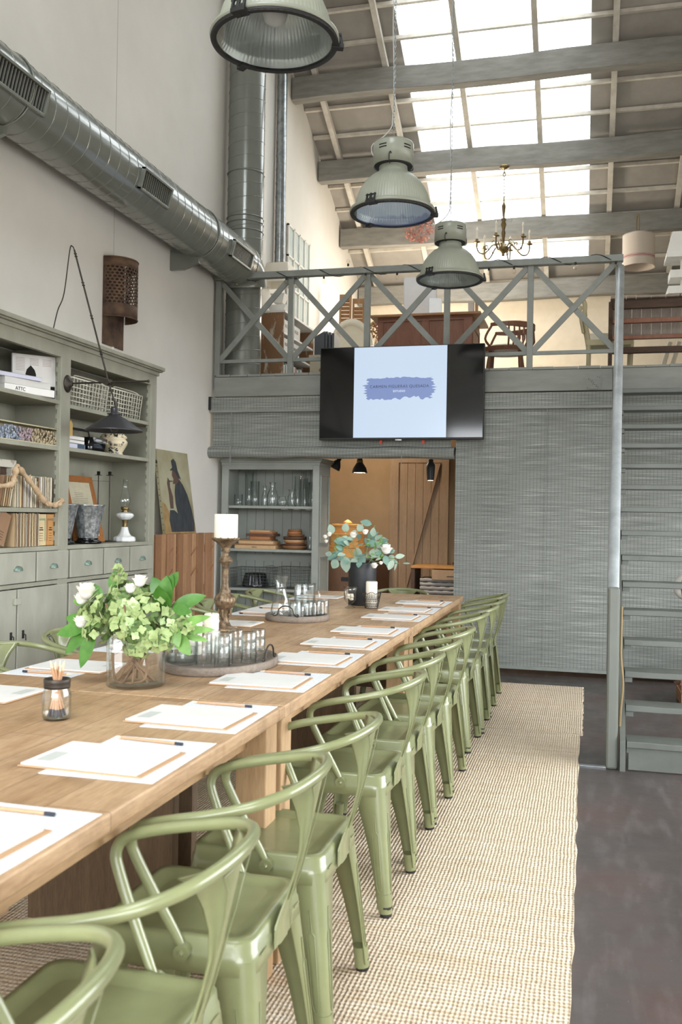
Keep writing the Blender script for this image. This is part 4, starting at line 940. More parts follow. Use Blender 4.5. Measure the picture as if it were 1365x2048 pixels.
# ---------------- pendant lamps ----------------
m_lampg = mat('lamp_grey_green', '#9a9e90', .35, coat=.2)
m_lampd = mat('ribbed_shade', '#a2a698', .38)
m_refl = mat('ribbed_reflector', '#a9b0ac', .3, metal=.55)
def pendant(loc, label, rot=0, swing=0):
    p = thing('pendant_lamp', label, 'pendant lamp', loc, rz=rot, group='industrial pendant lamps over the tables'); p.scale = (.95, .95, .95)
    NS = 240; rib = lambda a, i: 1+(.007*cos(a*80) if 1 < i < 12 else 0)
    dome = [(.262, 0), (.258, .022), (.238, .034), (.235, .05), (.229, .085), (.218, .12), (.200, .16), (.172, .20), (.135, .235), (.105, .250), (.098, .262), (.090, .268), (.088, .30), (.088, .305)]
    mb = MB(); mb.lathe(dome, NS, mod=rib); mb.build('ribbed_dome', m_lampd, p)
    inn = [(.252, .004), (.245, .022), (.232, .038), (.229, .05), (.223, .085), (.212, .12), (.194, .16), (.166, .20), (.13, .232), (.06, .245), (.001, .246)]
    mb = MB(); mb.lathe(inn, NS, mod=lambda a, i: 1+(.010*cos(a*80) if 1 < i < 9 else 0)); mb.build('inner_reflector', m_refl, p, label='ribbed silvery reflector')
    mb = MB(); mb.lathe([(.240, .0), (.262, .0), (.265, .006), (.262, .014), (.240, .012), (.240, 0)], 64); mb.build('rubber_seal', m_black, p)
    mb = MB(); mb.lathe([(.262, .013), (.268, .018), (.266, .03), (.258, .034)], 64); mb.build('rim_ring', m_lampg, p)
    mb = MB(); mb.lathe([(.001, .003), (.243, .003)], 64); mb.build('glass_cover', m_glass, p)
    hs = [(.088, .30), (.095, .305), (.115, .335), (.122, .345), (.124, .345), (.124, .300), (.126, .300), (.126, .43), (.122, .44), (.10, .444), (.001, .446)]
    mb = MB(); mb.lathe([(.086, .255), (.086, .335), (.09, .338), (.112, .342), (.112, .30), (.114, .30), (.114, .345), (.001, .35)][0:3], 40); mb.build('neck', m_blackgl, p)
    mb = MB(); mb.lathe([(.120, .302), (.126, .300), (.126, .435), (.122, .444), (.001, .446)], 56); mb.lathe([(.120, .302), (.119, .435), (.001, .44)], 40); mb.build('gear_housing', m_lampg, p)
    mb = MB()
    for a0 in (R(35), R(145), R(250), R(325)):
        for z in (.405, .388): mb.loft([[(.1265*cos(a0+R(d)), .1265*sin(a0+R(d)), z-.004), (.1265*cos(a0+R(d)), .1265*sin(a0+R(d)), z+.004), (.128*cos(a0+R(d)), .128*sin(a0+R(d)), z+.003), (.128*cos(a0+R(d)), .128*sin(a0+R(d)), z-.003)] for d in range(-12, 13, 3)], smooth=False)
    mb.build('vent_slot', m_black, p)
    mb = MB(); mb.lathe([(.075, .30), (.112, .296), (.118, .304), (.112, .31), (.075, .31)], 40)
    for a in (R(-90), R(30), R(150)): mb.tube(smooth_path([(.10*cos(a), .10*sin(a), .29), (.128*cos(a), .128*sin(a), .295), (.131*cos(a), .131*sin(a), .335), (.129*cos(a+.06), .129*sin(a+.06), .35), (.129*cos(a+.1), .129*sin(a+.1), .338)], 4), .003, 6)
    mb.build('hook_latch', m_black, p)
    for a in (R(-104), R(16), R(136), R(250)):
        mb = MB(); M = Matrix.Rotation(a, 4, 'Z')
        mb.box((.262, 0, .004), (.05, .034, .018), M=M); mb.box((.274, -.012, .032), (.012, .009, .05), rot=(0, R(-15), 0), M=M); mb.box((.274, .012, .032), (.012, .009, .05), rot=(0, R(-15), 0), M=M); mb.box((.270, 0, .016), (.02, .02, .02), M=M); mb.cyl(M @ Vector((.272, -.02, .048)), M @ Vector((.272, .02, .048)), .005, 8)
        mb.build('rim_clip', m_black, p, bev=.002)
    mb = MB(); mb.lathe([(.02, .24), (.022, .20), (.045, .17), (.055, .13), (.045, .095), (.02, .078), (.001, .075)], 24); mb.build('lamp_bulb', mat('frosted_bulb', '#c9cdcd', .3), p)
    # chain and flex up to the roof
    loc = (loc[0], loc[1], loc[2])
    top = zskin(loc[1])-.36-loc[2] if loc[1] > RIDGE else zskin(loc[1])-.1-loc[2]
    top /= .95
    mb = MB(); mb.tube([(-.012, 0, .446), (-.012, 0, .47), (0, 0, .482), (.012, 0, .47), (.012, 0, .446)], .003, 6)
    z = .478; k = 0
    while z < top:
        L = .019; w = .0062; ring = [(w*cos(a)+(0), 0, z+L/2+L*.62*sin(a)) if k % 2 == 0 else (0, w*cos(a), z+L/2+L*.62*sin(a)) for a in [2*pi*i/8 for i in range(8)]]
        mb.tube(ring, .0019, 4, closed=True); z += L; k += 1
    mb.build('chain', m_galv, p)
    pts = [(-.122, -.02, .37), (-.135, -.02, .40), (-.13, -.01, .45), (-.06, 0, .50), (-.016, 0, .55)]+[(-.010+.006*sin(i*.9), .004, .6+i*.12) for i in range(int((top-.6)/.12))]
    MB().tube(smooth_path(pts, 4), .004, 6).build('flex', mat('pale_flex', '#bfc1bd', .5), p)
    return p
pendant((-1.215, 3.46, 3.155), 'nearest and largest grey ribbed pendant lamp, cut by the picture top', R(5))
pendant((-1.14, 5.40, 3.09), 'middle grey ribbed pendant lamp hanging on a chain above the railing', R(0))
pendant((-1.025, 6.98, 3.085), 'smallest and farthest grey ribbed pendant lamp, in front of the railing', R(-10))

# ---------------- painted bookcase on the left wall ----------------
FX = -3.0; BX = XL+.01
bc = thing('bookcase', 'tall greige painted bookcase with drawers and cupboards along the left wall', 'bookcase', (-3.17, 4.98, 0))
mb = MB()
for (a, b, c_, d_, e, f2) in ((BX, FX+.012, 3.80, 6.14, 2.285, 2.312), (BX, FX+.03, 3.78, 6.16, 2.312, 2.322), (BX, FX+.042, 3.77, 6.17, 2.322, 2.348)): mb.bb(a, b, c_, d_, e, f2)
mb.build('cornice', m_case, bc, world=True, bev=.004)
mb = MB(); mb.bb(BX, FX, 3.82, 6.12, 2.262, 2.286); mb.build('top_panel', m_case, bc, world=True)
mb = MB(); mb.bb(FX-.028, FX, 3.82, 6.12, 2.21, 2.262); mb.build('top_rail', m_case, bc, world=True)
mb = MB()
for (a, b) in ((0, .42), (.421, .87), (.871, 1.15)): mb.bb(BX, BX+.012, 3.84, 6.10, 1.10+a, 1.10+min(b, 1.16))
mb.build('back_panel', m_case, bc, world=True, bev=.002)
for y0, y1 in ((3.82, 3.85), (4.90, 4.95), (6.09, 6.12)): mb = MB(); mb.bb(BX, FX-.004, y0, y1, 0, 2.262); mb.build('side_panel', m_case, bc, world=True)
for y0, y1 in ((3.82, 3.88), (4.865, 4.97), (6.03, 6.12)): mb = MB(); mb.bb(FX-.026, FX+.002, y0, y1, 0, 2.215); mb.build('face_stile', m_case, bc, world=True, bev=.003)
for (y0, y1, zs) in ((3.85, 4.90, (1.955, 1.682, 1.318)), (4.95, 6.09, (1.945, 1.688))):
    for z in zs: mb = MB(); mb.bb(BX+.012, FX-.008, y0, y1, z-.024, z); mb.build('shelf', m_case, bc, world=True, bev=.002)
    mb = MB(); mb.bb(BX, FX+.004, y0, y1, 1.075, 1.10); mb.build('base_shelf', m_case, bc, world=True, bev=.002)
mb = MB()
for y in (4.862, 4.972, 6.028):   # toothed shelf racks
    z = 1.13
    while z < 2.2: mb.bb(FX-.030, FX-.022, y-.004, y+.004, z, z+.03); z += .055
mb.build('shelf_rack', m_case, bc, world=True)
mb = MB(); mb.bb(FX-.024, FX, 3.85, 6.09, .878, .90); mb.bb(FX-.024, FX, 3.85, 6.09, .03, .075); mb.bb(BX, FX-.024, 3.85, 6.09, .03, .05); mb.build('front_rail', m_case, bc, world=True)
m_cup = mat('verdigris_metal', '#6b7d73', .45, metal=.5, col2='#7d9186', sc=40)
for (y0, y1) in ((3.9, 4.255), (4.275, 4.62), (4.635, 4.962), (4.985, 5.375), (5.392, 5.73), (5.745, 6.075)):
    mb = MB(); mb.bb(FX-.02, FX+.014, y0, y1, .905, 1.072); dr = mb.build('drawer', m_drawer, bc, world=True, bev=.004)
    yc = (y0+y1)/2; mb = MB(); rings = []
    for i in range(9):
        a = pi*i/8; rr_ = .030; rings.append([(FX+.014, yc+rr_*cos(a)*1.0, .975+rr_*sin(a)*.9), (FX+.030, yc+rr_*.92*cos(a), .975+rr_*.82*sin(a)), (FX+.036, yc+rr_*.6*cos(a), .975+rr_*.5*sin(a)-.002), (FX+.036, yc+.001*cos(a), .975)])
    mb.loft(rings, closed=False, caps=False); mb.bb(FX+.014, FX+.016, yc-.038, yc+.038, .973, .985); mb.build('cup_handle', m_cup, dr, world=True, label='verdigris cup handle')
for k, (y0, y1) in enumerate(((3.9, 4.45), (4.462, 4.962), (4.985, 5.52), (5.53, 6.075))):
    mb = MB(); mb.bb(FX-.02, FX+.010, y0, y1, .08, .872); do = mb.build('door', m_drawer, bc, world=True, bev=.004)
    s = 1 if k % 2 == 0 else -1; yl = y1-.05 if s == 1 else y0+.05
    mb = MB(); mb.bb(FX+.010, FX+.014, yl-.008, yl+.008, .60, .645); mb.tube([(FX+.014, yl, .625), (FX+.028, yl, .62), (FX+.030, yl, .59)], .004, 6); mb.build('latch', m_black, do, world=True, label='small black latch')
mb = MB(); mb.bb(FX+.010, FX+.026, 4.415, 4.475, .79, .825); mb.build('turn_button', m_drawer, bc, world=True, bev=.003)

def book(name, label, c, dims, mt, rot=(0, 0, 0), group=None, spine='x', page=None):
    """dims: thickness axis decided by caller; cover shell + page block"""
    b = thing(name, label, 'book', c, rot=rot, group=group); x, y, z = dims; th = min(dims); k = dims.index(th); cv = .0022
    mb = MB(); P = [list(d/2 for d in dims)]
    h = [x/2, y/2, z/2]
    for s in (-1, 1):
        cc = [0, 0, 0]; dd = [x, y, z]; cc[k] = s*(th/2-cv/2); dd[k] = cv; mb.box(cc, dd)
    if spine:
        ax = {'x': 0, 'y': 1, '-x': 0, '-y': 1}[spine]; sg = -1 if spine[0] == '-' else 1; cc = [0, 0, 0]; dd = [x, y, z]; cc[ax] = sg*(dims[ax]/2-cv/2); dd[ax] = cv; mb.box(cc, dd)
    mb.build('cover', mt, b)
    ins = [.006]*3; ins[k] = cv*2; dd = [dims[i]-ins[i] for i in range(3)]; mb = MB(); mb.box((0, 0, 0), dd); mb.build('pages', page or m_paper, b)
    return b
m_b = {n: mat('cover_'+n, c, .65) for n, c in dict(white='#e9e7e3', grey='#cfcdc9', cream='#d9ccb0', tan='#b79c78', brown='#8d6e52', pale='#ddd3c0', kraft='#a98a66', slate='#3c5063', lilac='#c9cadb', ochre='#b9874e', buff='#cdb78f', sage='#8f9a7a', pink='#c98d9b', teal='#5f8a86', violet='#6a5a8a').items()}
# stack on the top left shelf
zz = 1.956
s1 = book('book', 'thick white hand-lettered hardback, bottom of the stack on the top left shelf', (-3.135, 4.625, zz+.021), (.22, .50 if False else .36, .042), m_b['white'], (0, 0, R(-14)), spine='x')
text('ATTC', .028, None, m_black, s1, M=WM[s1.name] @ Matrix.Translation((.1108, -.07, 0)) @ Euler((R(90), 0, R(90))).to_matrix().to_4x4())
book('book', 'cream paper-covered book in the middle of the stack on the top left shelf', (-3.14, 4.615, zz+.061), (.21, .34, .036), m_b['grey'], (0, 0, R(-12)), spine='x')
s3 = book('book', 'slim book with pale blue spine, top of the stack on the top left shelf', (-3.15, 4.56, zz+.092), (.21, .30, .024), m_b['lilac'], (0, 0, R(-15)), spine='x')
bigb = thing('book', 'large upright white book with an arch photograph on its cover beside the stack', 'book', (-3.14, 4.80, zz), rz=R(50))
mb = MB(); mb.box((0, 0, .128), (.25, .022, .255), rot=(R(-4), 0, 0)); mb.build('cover', m_b['white'], bigb)
M0 = Matrix.Translation((0, 0, .128)) @ Matrix.Rotation(R(-4), 4, 'X')
mb = MB(); mb.poly([(-.03, -.10), (.03, -.10), (.03, -.02), (.022, .005), (0, .03), (-.022, .005), (-.03, -.02)], .001, M0 @ Matrix.Translation((-.02, -.0115, .035)) @ Matrix.Rotation(R(90), 4, 'X')); mb.box((.085, -.0118, -.085), (.07, .001, .07), M=M0); mb.build('arch_picture', m_dark, bigb, label='dark arch picture')
mb = MB()
for cx_ in (-.08, 0, .075):
    for r_i in range(9 if cx_ < -.05 else 5): mb.box((cx_, -.0116, .105-r_i*.009), (.052, .0008, .003), M=M0)
mb.build('text_block', mat('faded_pink_ink', '#bdaea9', .8), bigb, label='faded printed text columns')
# display box of dried florets
dbx = thing('display_box', 'long shallow open box of dried blue, pink and tan flower heads', 'box', (-3.05, 4.56, 1.683))
mb = MB(); y0, y1 = 4.22, 4.90
mb.bb(-3.10, -3.02, y0, y1, 1.684, 1.690); mb.bb(-3.10, -3.02, y0, y1, 1.780, 1.786); mb.bb(-3.10, -3.02, y0, y0+.006, 1.69, 1.78); mb.bb(-3.10, -3.02, y1-.006, y1, 1.69, 1.78); mb.bb(-3.106, -3.10, y0, y1, 1.684, 1.786); mb.build('box_frame', mat('box_card', '#b9b294', .8), dbx, world=True)
random.seed(12)
for nm, c1, ya, yb in (('blue', '#818894', 4.23, 4.52), ('pink', '#95848a', 4.50, 4.63), ('tan', '#978a72', 4.61, 4.89)):
    mb = MB()
    for i in range(int((yb-ya)*900)):
        c = Vector((-3.03+random.uniform(-.02, .006), random.uniform(ya, yb), 1.692+.072*random.random()**1.2)); mb.ball(c, random.uniform(.004, .0075), 5, sc=(1, 1, 1.4))
    mb.build('dried_flower_heads', mat('dried_'+nm, c1, .9, col2=shade(c1, 1.2), sc=60), dbx, world=True, label='dried %s flower heads' % nm, stuff=True)
# upright booklets
def row(x_front, y0, y1, z, hs, depth, cols, widths, where, group, lean=None):
    y = y0; i = 0; out = []
    while y < y1-.006:
        w = min(widths[i % len(widths)], y1-y); h = hs[i % len(hs)]; c = cols[i % len(cols)]; d = depth[i % len(depth)]
        out.append((y, w, h, c, d)); y += w+.0012; i += 1
    for i, (y, w, h, c, d) in enumerate(out):
        nR = len(out)-1-i
        pos = ('rightmost' if nR == 0 else ORD[min(nR, 25)]+' from the right'); tilt = lean(i) if lean else 0
        book('booklet', '%s booklet in %s, %s' % (c, where, pos), (x_front-d/2, y+w/2, z+h/2*cos(tilt)+.0008+abs(sin(tilt))*w/2), (d, w-.0006, h), m_b[c], (tilt, 0, 0), group, 'x')
random.seed(8)
row(-3.035, 4.50, 4.855, 1.319, [.178, .176, .174, .18, .168, .15, .175, .178], [.14, .15, .145], ['cream', 'pale', 'buff', 'brown', 'white', 'pale', 'cream', 'grey', 'buff', 'pale', 'cream'], [.014, .010, .02, .012, .009, .016, .011], 'the row behind the driftwood', 'booklets behind the driftwood')
book('folder', 'plain brown card folder leaning at the left end of the row behind the driftwood', (-3.10, 4.30, 1.319+.088), (.14, .02, .165), m_b['kraft'], (R(-10), 0, R(-38)), None, 'x')
for i, (y, c) in enumerate(((4.385, 'brown'), (4.405, 'buff'), (4.425, 'kraft'), (4.445, 'tan'), (4.462, 'pale'))):
    book('booklet', '%s booklet leaning right in the leaning group behind the driftwood, %s from the left' % (c, ORD[i]), (-3.11, y, 1.319+.089), (.14, .013, .17), m_b[c], (R(-12), 0, 0), 'leaning booklets', 'x')
row(-3.02, 4.47, 4.70, 1.101, [.185, .182, .187], [.15, .145], ['tan', 'pale', 'brown', 'cream', 'tan', 'buff'], [.013, .011, .016], 'the bottom row under the driftwood shelf', 'booklets on the bottom row')
for (y, w, c, nm, ya) in ((4.735, .105, 'buff', 'buff magazine with a green printed border shown face on in the bottom row', 0), (4.83, .085, 'ochre', 'orange-brown magazine shown face on at the right end of the bottom row', 0), (4.37, .10, 'brown', 'reddish brown booklet slumped at the left of the bottom row', 0)):
    tl_ = R(22) if c == 'brown' else 0
    b = book('magazine', nm, (-3.045, y, 1.101+.0925+(.012 if tl_ else 0)), (.03, w-.006, .18), m_b[c], (-tl_, 0, 0), None, None)
    mb = MB(); X = .0153
    if c != 'brown': mb.box((X, 0, .06), (.0008, w*.7, .012), m=0); mb.box((X, -w*.38, 0), (.0008, .008, .13), m=0); mb.box((X, w*.36, 0), (.0008, .008, .13), m=0); mb.box((X, 0, .0), (.0008, w*.4, .006), m=1); mb.box((X, 0, .012), (.0008, w*.3, .005), m=1)
    for k in range(4): mb.box((X, 0, -.02-k*.014), (.0008, w*.35, .002), m=1)
    mb.build('printed_border', [m_b['sage'] if c == 'buff' else m_b['brown'], m_dark], b)
# small distressed frame behind the booklets
fr2 = thing('photo_frame', 'small thick distressed white frame behind the leaning booklets', 'frame', (-3.24, 4.66, 1.319))
mb = MB(); W2, H2, T2_ = .20, .275, .045
for (a, b, c_, d_) in ((-W2/2, W2/2, 0, T2_), (-W2/2, W2/2, H2-T2_, H2), (-W2/2, -W2/2+T2_, T2_, H2-T2_), (W2/2-T2_, W2/2, T2_, H2-T2_)): mb.box((0, (a+b)/2, (c_+d_)/2), (.05, b-a, d_-c_))
mb.build('frame_moulding', mat('distressed_white', '#d3cec0', .8, col2='#a39684', sc=18, lo=.55, hi=.66), fr2, bev=.005)
mb = MB(); mb.box((-.015, 0, H2/2), (.006, W2-2*T2_, H2-2*T2_)); mb.build('dark_backing', m_darkwood, fr2)
# driftwood
pts = [(-2.985, 4.22, 1.425), (-2.98, 4.36, 1.44), (-2.985, 4.40, 1.475), (-2.99, 4.425, 1.535), (-2.985, 4.445, 1.53), (-2.985, 4.53, 1.475), (-2.98, 4.62, 1.405), (-2.985, 4.70, 1.352), (-2.985, 4.78, 1.338), (-2.985, 4.84, 1.342), (-2.985, 4.875, 1.367)]
mb = MB(); sp = smooth_path(pts, 6); random.seed(2)
mb.tube(sp, [.0145+.004*sin(i*1.3)+random.uniform(-.001, .002) for i in range(len(sp))], 9)
for p, q in (((-2.985, 4.36, 1.44), (-2.975, 4.385, 1.415)), ((-2.985, 4.52, 1.48), (-2.98, 4.545, 1.50)), ((-2.985, 4.70, 1.35), (-2.965, 4.70, 1.332)), ((-2.985, 4.80, 1.34), (-2.97, 4.83, 1.365))): mb.tube([p, q], [.009, .003], 6)
tag(mb.build('driftwood_branch', mat('driftwood', '#a58a6c', .9, col2='#c4ab8b', sc=25, bump=.6, bsc=60), world=True, loc=(-2.985, 4.55, 1.319)), 'crooked driftwood branch lying in front of the upright booklets', 'branch')

# right bay
def wire_basket(label, x0, x1, y0, y1, z0, z1, mt, group, nx=7, ny=13, nz=7, r=.0022, taper=.015):
    b = thing('wire_basket', label, 'basket', ((x0+x1)/2, (y0+y1)/2, z0), group=group); mb = MB()
    def P(u, v_, q): t_ = taper*(1-q); return (x0+t_+(x1-x0-2*t_)*u, y0+t_+(y1-y0-2*t_)*v_, z0+r+(z1-z0-r)*q)
    for i in range(ny+1):
        v_ = i/ny; mb.tube([P(1, v_, 1), P(1, v_, 0), P(0, v_, 0), P(0, v_, 1)], r*.8, 4)
    for i in range(nx+1):
        u = i/nx; mb.tube([P(u, 0, 1), P(u, 0, 0), P(u, 1, 0), P(u, 1, 1)], r*.8, 4)
    for k in range(nz+1): q = k/nz; mb.tube([P(0, 0, q), P(1, 0, q), P(1, 1, q), P(0, 1, q)], r*(1.5 if k == nz else .8), 4, closed=True)
    mb.build('wire_mesh', mt, b, world=True)
    mb = MB(); mb.tube(smooth_path([P(1, .1, 1), P(.9, .2, 1.12), P(.9, .8, 1.12), P(1, .9, 1)], 4), r*1.2, 5); mb.build('wire_handle', mt, b, world=True)
    return b
m_wire = mat('cream_wire', '#dbd8c8', .5); m_gwire = mat('grey_wire', '#5f625e', .5, metal=.5)
wire_basket('cream wire basket left on the upper right bookcase shelf, behind the swing-arm lamp', -3.29, -3.04, 5.04, 5.50, 1.947, 2.12, m_wire, 'wire baskets on the bookcase', r=.0032, nz=6, ny=12)
wire_basket('cream wire basket right on the upper right bookcase shelf, by the end panel', -3.29, -3.04, 5.54, 5.98, 1.947, 2.12, m_wire, 'wire baskets on the bookcase', r=.0032, nz=6, ny=12)
z = 1.689
for i, (w, h, c, nm) in enumerate(((.20, .030, 'lilac', 'pale lilac book with dark blue spine label, bottom of the small right-bay stack'), (.20, .022, 'white', 'white book in the middle of the small stack by the bookcase post'), (.19, .022, 'white', 'white book on top of the small stack by the bookcase post'))):
    b = book('book', nm, (-3.12, 5.10-.0*i+(.012 if i == 0 else 0), z+h/2), (.16, w+.02, h), m_b[c], (0, 0, R(2-i*2)), spine='x'); z += h+.0006
    if i == 0: mb = MB(); mb.box((.0806, .06, 0), (.001, .09, .026)); mb.build('spine_label', m_b['slate'], b, label='dark slate blue spine label')
mb = MB(); mb.poly([(-.022, 0), (.022, 0), (.022, .075), (0, .10), (-.022, .075)], .05, Matrix(((0, 0, 1, -.025), (1, 0, 0, 0), (0, 1, 0, 0), (0, 0, 0, 1))))
tag(mb.build('wooden_house_block', mat('yellow_wood', '#d8b36a', .6), loc=(-3.09, 5.09, z)), 'small yellow wooden house standing on the stack of white books', 'ornament')
bw = MB(); rings = [rrect(.085, .10, .03, 0), rrect(.10, .115, .035, .085), rrect(.093, .108, .03, .085), rrect(.08, .095, .028, .008)]; bw.loft(rings, caps=False); bw.add(rings[0], [tuple(range(len(rings[0])))[::-1]]); bw.add(rings[-1], [tuple(range(len(rings[0])))])
tag(bw.build('square_bowl', m_blackgl, loc=(-3.12, 5.375, 1.689)), 'deep black rounded-square bowl beside the stack of white books', 'bowl')
pr_ = thing('dark_print', 'small dark framed print leaning behind the black bowl', 'picture', (-3.27, 5.52, 1.689))
mb = MB(); mb.box((0, 0, .085), (.012, .30, .165), rot=(0, R(-8), 0)); mb.build('picture_frame', m_black, pr_)
mb = MB(); mb.box((.0075, 0, .087), (.002, .26, .125), rot=(0, R(-8), 0)); mb.build('picture_sheet', mat('old_print', '#7f7b6c', .7, col2='#5b574c', sc=12), pr_)
jr = thing('ginger_jar', 'round cream lidded jar with dark blue flower decoration', 'jar', (-3.12, 5.73, 1.689))
m_cer = NT('decorated_ceramic'); tz = m_cer
v = tz.coord((1, 1, 1)); sep = tz.n.new('ShaderNodeSeparateXYZ'); tz.link(v, sep.inputs[0])
n1 = tz.ramp(tz.noise(v, 38, 4, .7), [(.5, 0.), (.54, 1.)]); band = tz.math('MULTIPLY', tz.math('GREATER_THAN', sep.outputs[2], .118), tz.math('LESS_THAN', sep.outputs[2], .142))
spot = tz.ramp(tz.noise(v, 9, 1), [(.52, 0.), (.58, 1.)]); msk = tz.math('MAXIMUM', tz.math('MULTIPLY', n1, band), tz.math('MULTIPLY', tz.math('MULTIPLY', n1, spot), tz.math('LESS_THAN', sep.outputs[2], .09)))
c = tz.mix(msk, '#dccfb1', '#2b3138'); tz.link(c, tz.b.inputs['Base Color']); tz.b.inputs['Roughness'].default_value = .25; m_cer = tz.m
mb = MB(); mb.lathe([(.001, 0), (.060, 0), (.063, .006), (.058, .018), (.078, .05), (.092, .075), (.094, .09), (.084, .104), (.078, .112), (.09, .118), (.001, .118)], 36, mod=lambda a, i: 1+(.02*cos(a*6) if 4 <= i <= 7 else 0)); mb.build('jar_belly', m_cer, jr)
mb = MB(); mb.lathe([(.092, .1182), (.094, .122), (.076, .142), (.05, .150), (.046, .156), (.032, .16), (.001, .161)], 36); mb.build('jar_lid', m_cer, jr)
mb = MB(); mb.ball((0, 0, .166), .012, 10)
for s in (-1, 1): mb.tube(smooth_path([(0, s*.088, .07), (0, s*.11, .082), (0, s*.108, .10), (0, s*.088, .098)], 4), .005, 6)
mb.build('jar_knob', m_cer, jr)
# lower compartment
ct = thing('framed_certificate', 'printed certificate in an orange wood frame leaning inside the bookcase', 'picture', (-3.13, 5.455, 1.102), rot=(0, R(-14), 0))
m_ow = wood('orange_frame_wood', '#8a5526', '#a96c34', 'z', 5, .45)
mb = MB(); W2, H2, T2_ = .36, .445, .042
for (a, b, c_, d_) in ((-W2/2, W2/2, 0, T2_), (-W2/2, W2/2, H2-T2_, H2), (-W2/2, -W2/2+T2_, T2_, H2-T2_), (W2/2-T2_, W2/2, T2_, H2-T2_)): mb.box((0, (a+b)/2, (c_+d_)/2), (.022, b-a, d_-c_))
mb.build('picture_frame', m_ow, ct, bev=.003)
mb = MB(); mb.box((0, 0, H2/2), (.008, W2-2*T2_+.002, H2-2*T2_+.002)); mb.build('printed_sheet', mat('aged_sheet', '#b5ad94', .7, col2='#c4bca2', sc=10), ct)
mb = MB()
for i in range(22): mb.box((.0045, -.02+.01*sin(i*3), .33-i*.012), (.0006, (.10 if i < 3 else .19), .003))
mb.build('print_lines', mat('faded_ink', '#8b8674', .8), ct)
m_cg = mat('pressed_crystal', '#b9bdbf', .14, metal=.6, col2='#85898c', sc=40, lo=.4, hi=.6, bump=1.0, bsc=70)
for i, (y, x, lab) in enumerate(((5.09, -3.12, 'left pressed-glass candle shade with icy texture by the bookcase post'), (5.30, -3.055, 'right pressed-glass candle shade with icy texture before the certificate'))):
    cgt = thing('pressed_glass_shade', lab, 'vase', (x, y, 1.1025), group='pressed glass shades')
    mb = MB(); mb.lathe([(.001, .0), (.085, 0), (.088, .012), (.07, .018), (.062, .03), (.065, .034)], 32); mb.build('dark_foot', m_blackgl, cgt)
    mb = MB(); mb.lathe([(.06, .034), (.066, .07), (.08, .15), (.10, .238), (.105, .245), (.098, .243), (.075, .15), (.055, .05)], 48, mod=lambda a, i: 1+.035*cos(a*14)+.02*sin(a*29+i*2)); mb.build('textured_bowl', m_cg, cgt)
for i, (y, x) in enumerate(((5.675, -3.20), (5.72, -3.14))):
    cst = thing('metal_candle_stand', ('left' if i == 0 else 'right')+' of two thin dark iron candle stands between certificate and oil lamp', 'candle stand', (x, y, 1.102), group='thin iron candle stands')
    mb = MB(); mb.lathe([(.001, 0), (.05, 0), (.052, .004), (.001, .008)], 20); mb.build('base_disc', m_dkmetal, cst)
    mb = MB(); mb.tube([(0, 0, .006), (0, 0, .45)], .004, 6); mb.build('rod', m_dkmetal, cst)
    mb = MB(); mb.lathe([(.001, .448), (.024, .448), (.024, .451), (.011, .452), (.011, .475), (.009, .475), (.009, .453), (.001, .452)], 16); mb.build('candle_cup', m_dkmetal, cst)
ol = thing('oil_lamp', 'white milk-glass oil lamp with tall clear chimney in the bookcase', 'oil lamp', (-3.08, 5.83, 1.102))
m_milk = mat('milk_glass', '#e1e3e3', .2, sss=.2)
mb = MB(); mb.lathe([(.001, 0), (.072, 0), (.074, .01), (.07, .03), (.062, .034), (.045, .04), (.032, .06), (.024, .085), (.022, .10), (.001, .10)], 40, mod=lambda a, i: 1+(.05*cos(a*10) if i < 5 else .03*cos(a*10))); mb.build('foot', m_milk, ol)
mb = MB(); mb.lathe([(.018, .10), (.014, .115), (.016, .13), (.02, .148)], 20); mb.build('stem_collar', m_brass, ol)
mb = MB(); mb.lathe([(.022, .198), (.026, .204), (.02, .212), (.028, .222), (.030, .235), (.022, .24)], 20); mb.tube([(.02, 0, .218), (.05, 0, .213)], .002, 5); mb.build('burner', m_brass, ol, label='dark brass burner')
mb = MB(); mb.lathe([(.015, .148), (.035, .152), (.056, .168), (.062, .18), (.056, .192), (.03, .20), (.001, .202)], 12, smooth=False); mb.build('reservoir', m_milk, ol)
mb = MB(); mb.lathe([(.022, .235), (.030, .25), (.038, .275), (.036, .30), (.024, .335), (.017, .37), (.015, .43), (.014, .43), (.016, .37), (.022, .335), (.033, .30), (.035, .275), (.028, .25), (.02, .24)], 28); mb.build('chimney', m_glassth, ol, label='clear glass chimney')

# ---------------- swing-arm lamp ----------------
sw = thing('swing_arm_lamp', 'dark swing-arm wall lamp with conical shade fixed to the bookcase', 'wall lamp', (-3.0, 4.915, 2.06))
AY = 4.93
mb = MB(); mb.lathe([(.001, 0), (.040, 0), (.042, .004), (.032, .016), (.016, .022), (.012, .035), (.001, .036)], 24, (-2.998, AY, 2.06), Matrix.Rotation(R(90), 4, 'Y') @ Matrix.Diagonal((1.25, 1, 1, 1))); mb.build('wall_rose', m_dkmetal, sw, world=True)
mb = MB(); mb.tube([(-2.97, AY, 2.062), (-2.47, AY, 2.065)], .0055, 8); mb.ball((-2.47, AY, 2.065), .009, 8); mb.build('horizontal_arm', m_dkmetal, sw, world=True)
T0, J, B0 = Vector((-2.975, AY+.014, 2.86)), Vector((-2.733, AY+.014, 2.065)), Vector((-2.685, AY+.014, 1.93))
mb = MB(); mb.tube([T0, J], .0055, 8); mb.tube([J, B0], .0055, 8)
for q in (.25, .27, .50, .52, .77, .79, .03, .05): p = T0+(J-T0)*q; mb.ball(p, .010, 8, sc=(1, 1, .5))
mb.build('long_arm', m_dkmetal, sw, world=True)
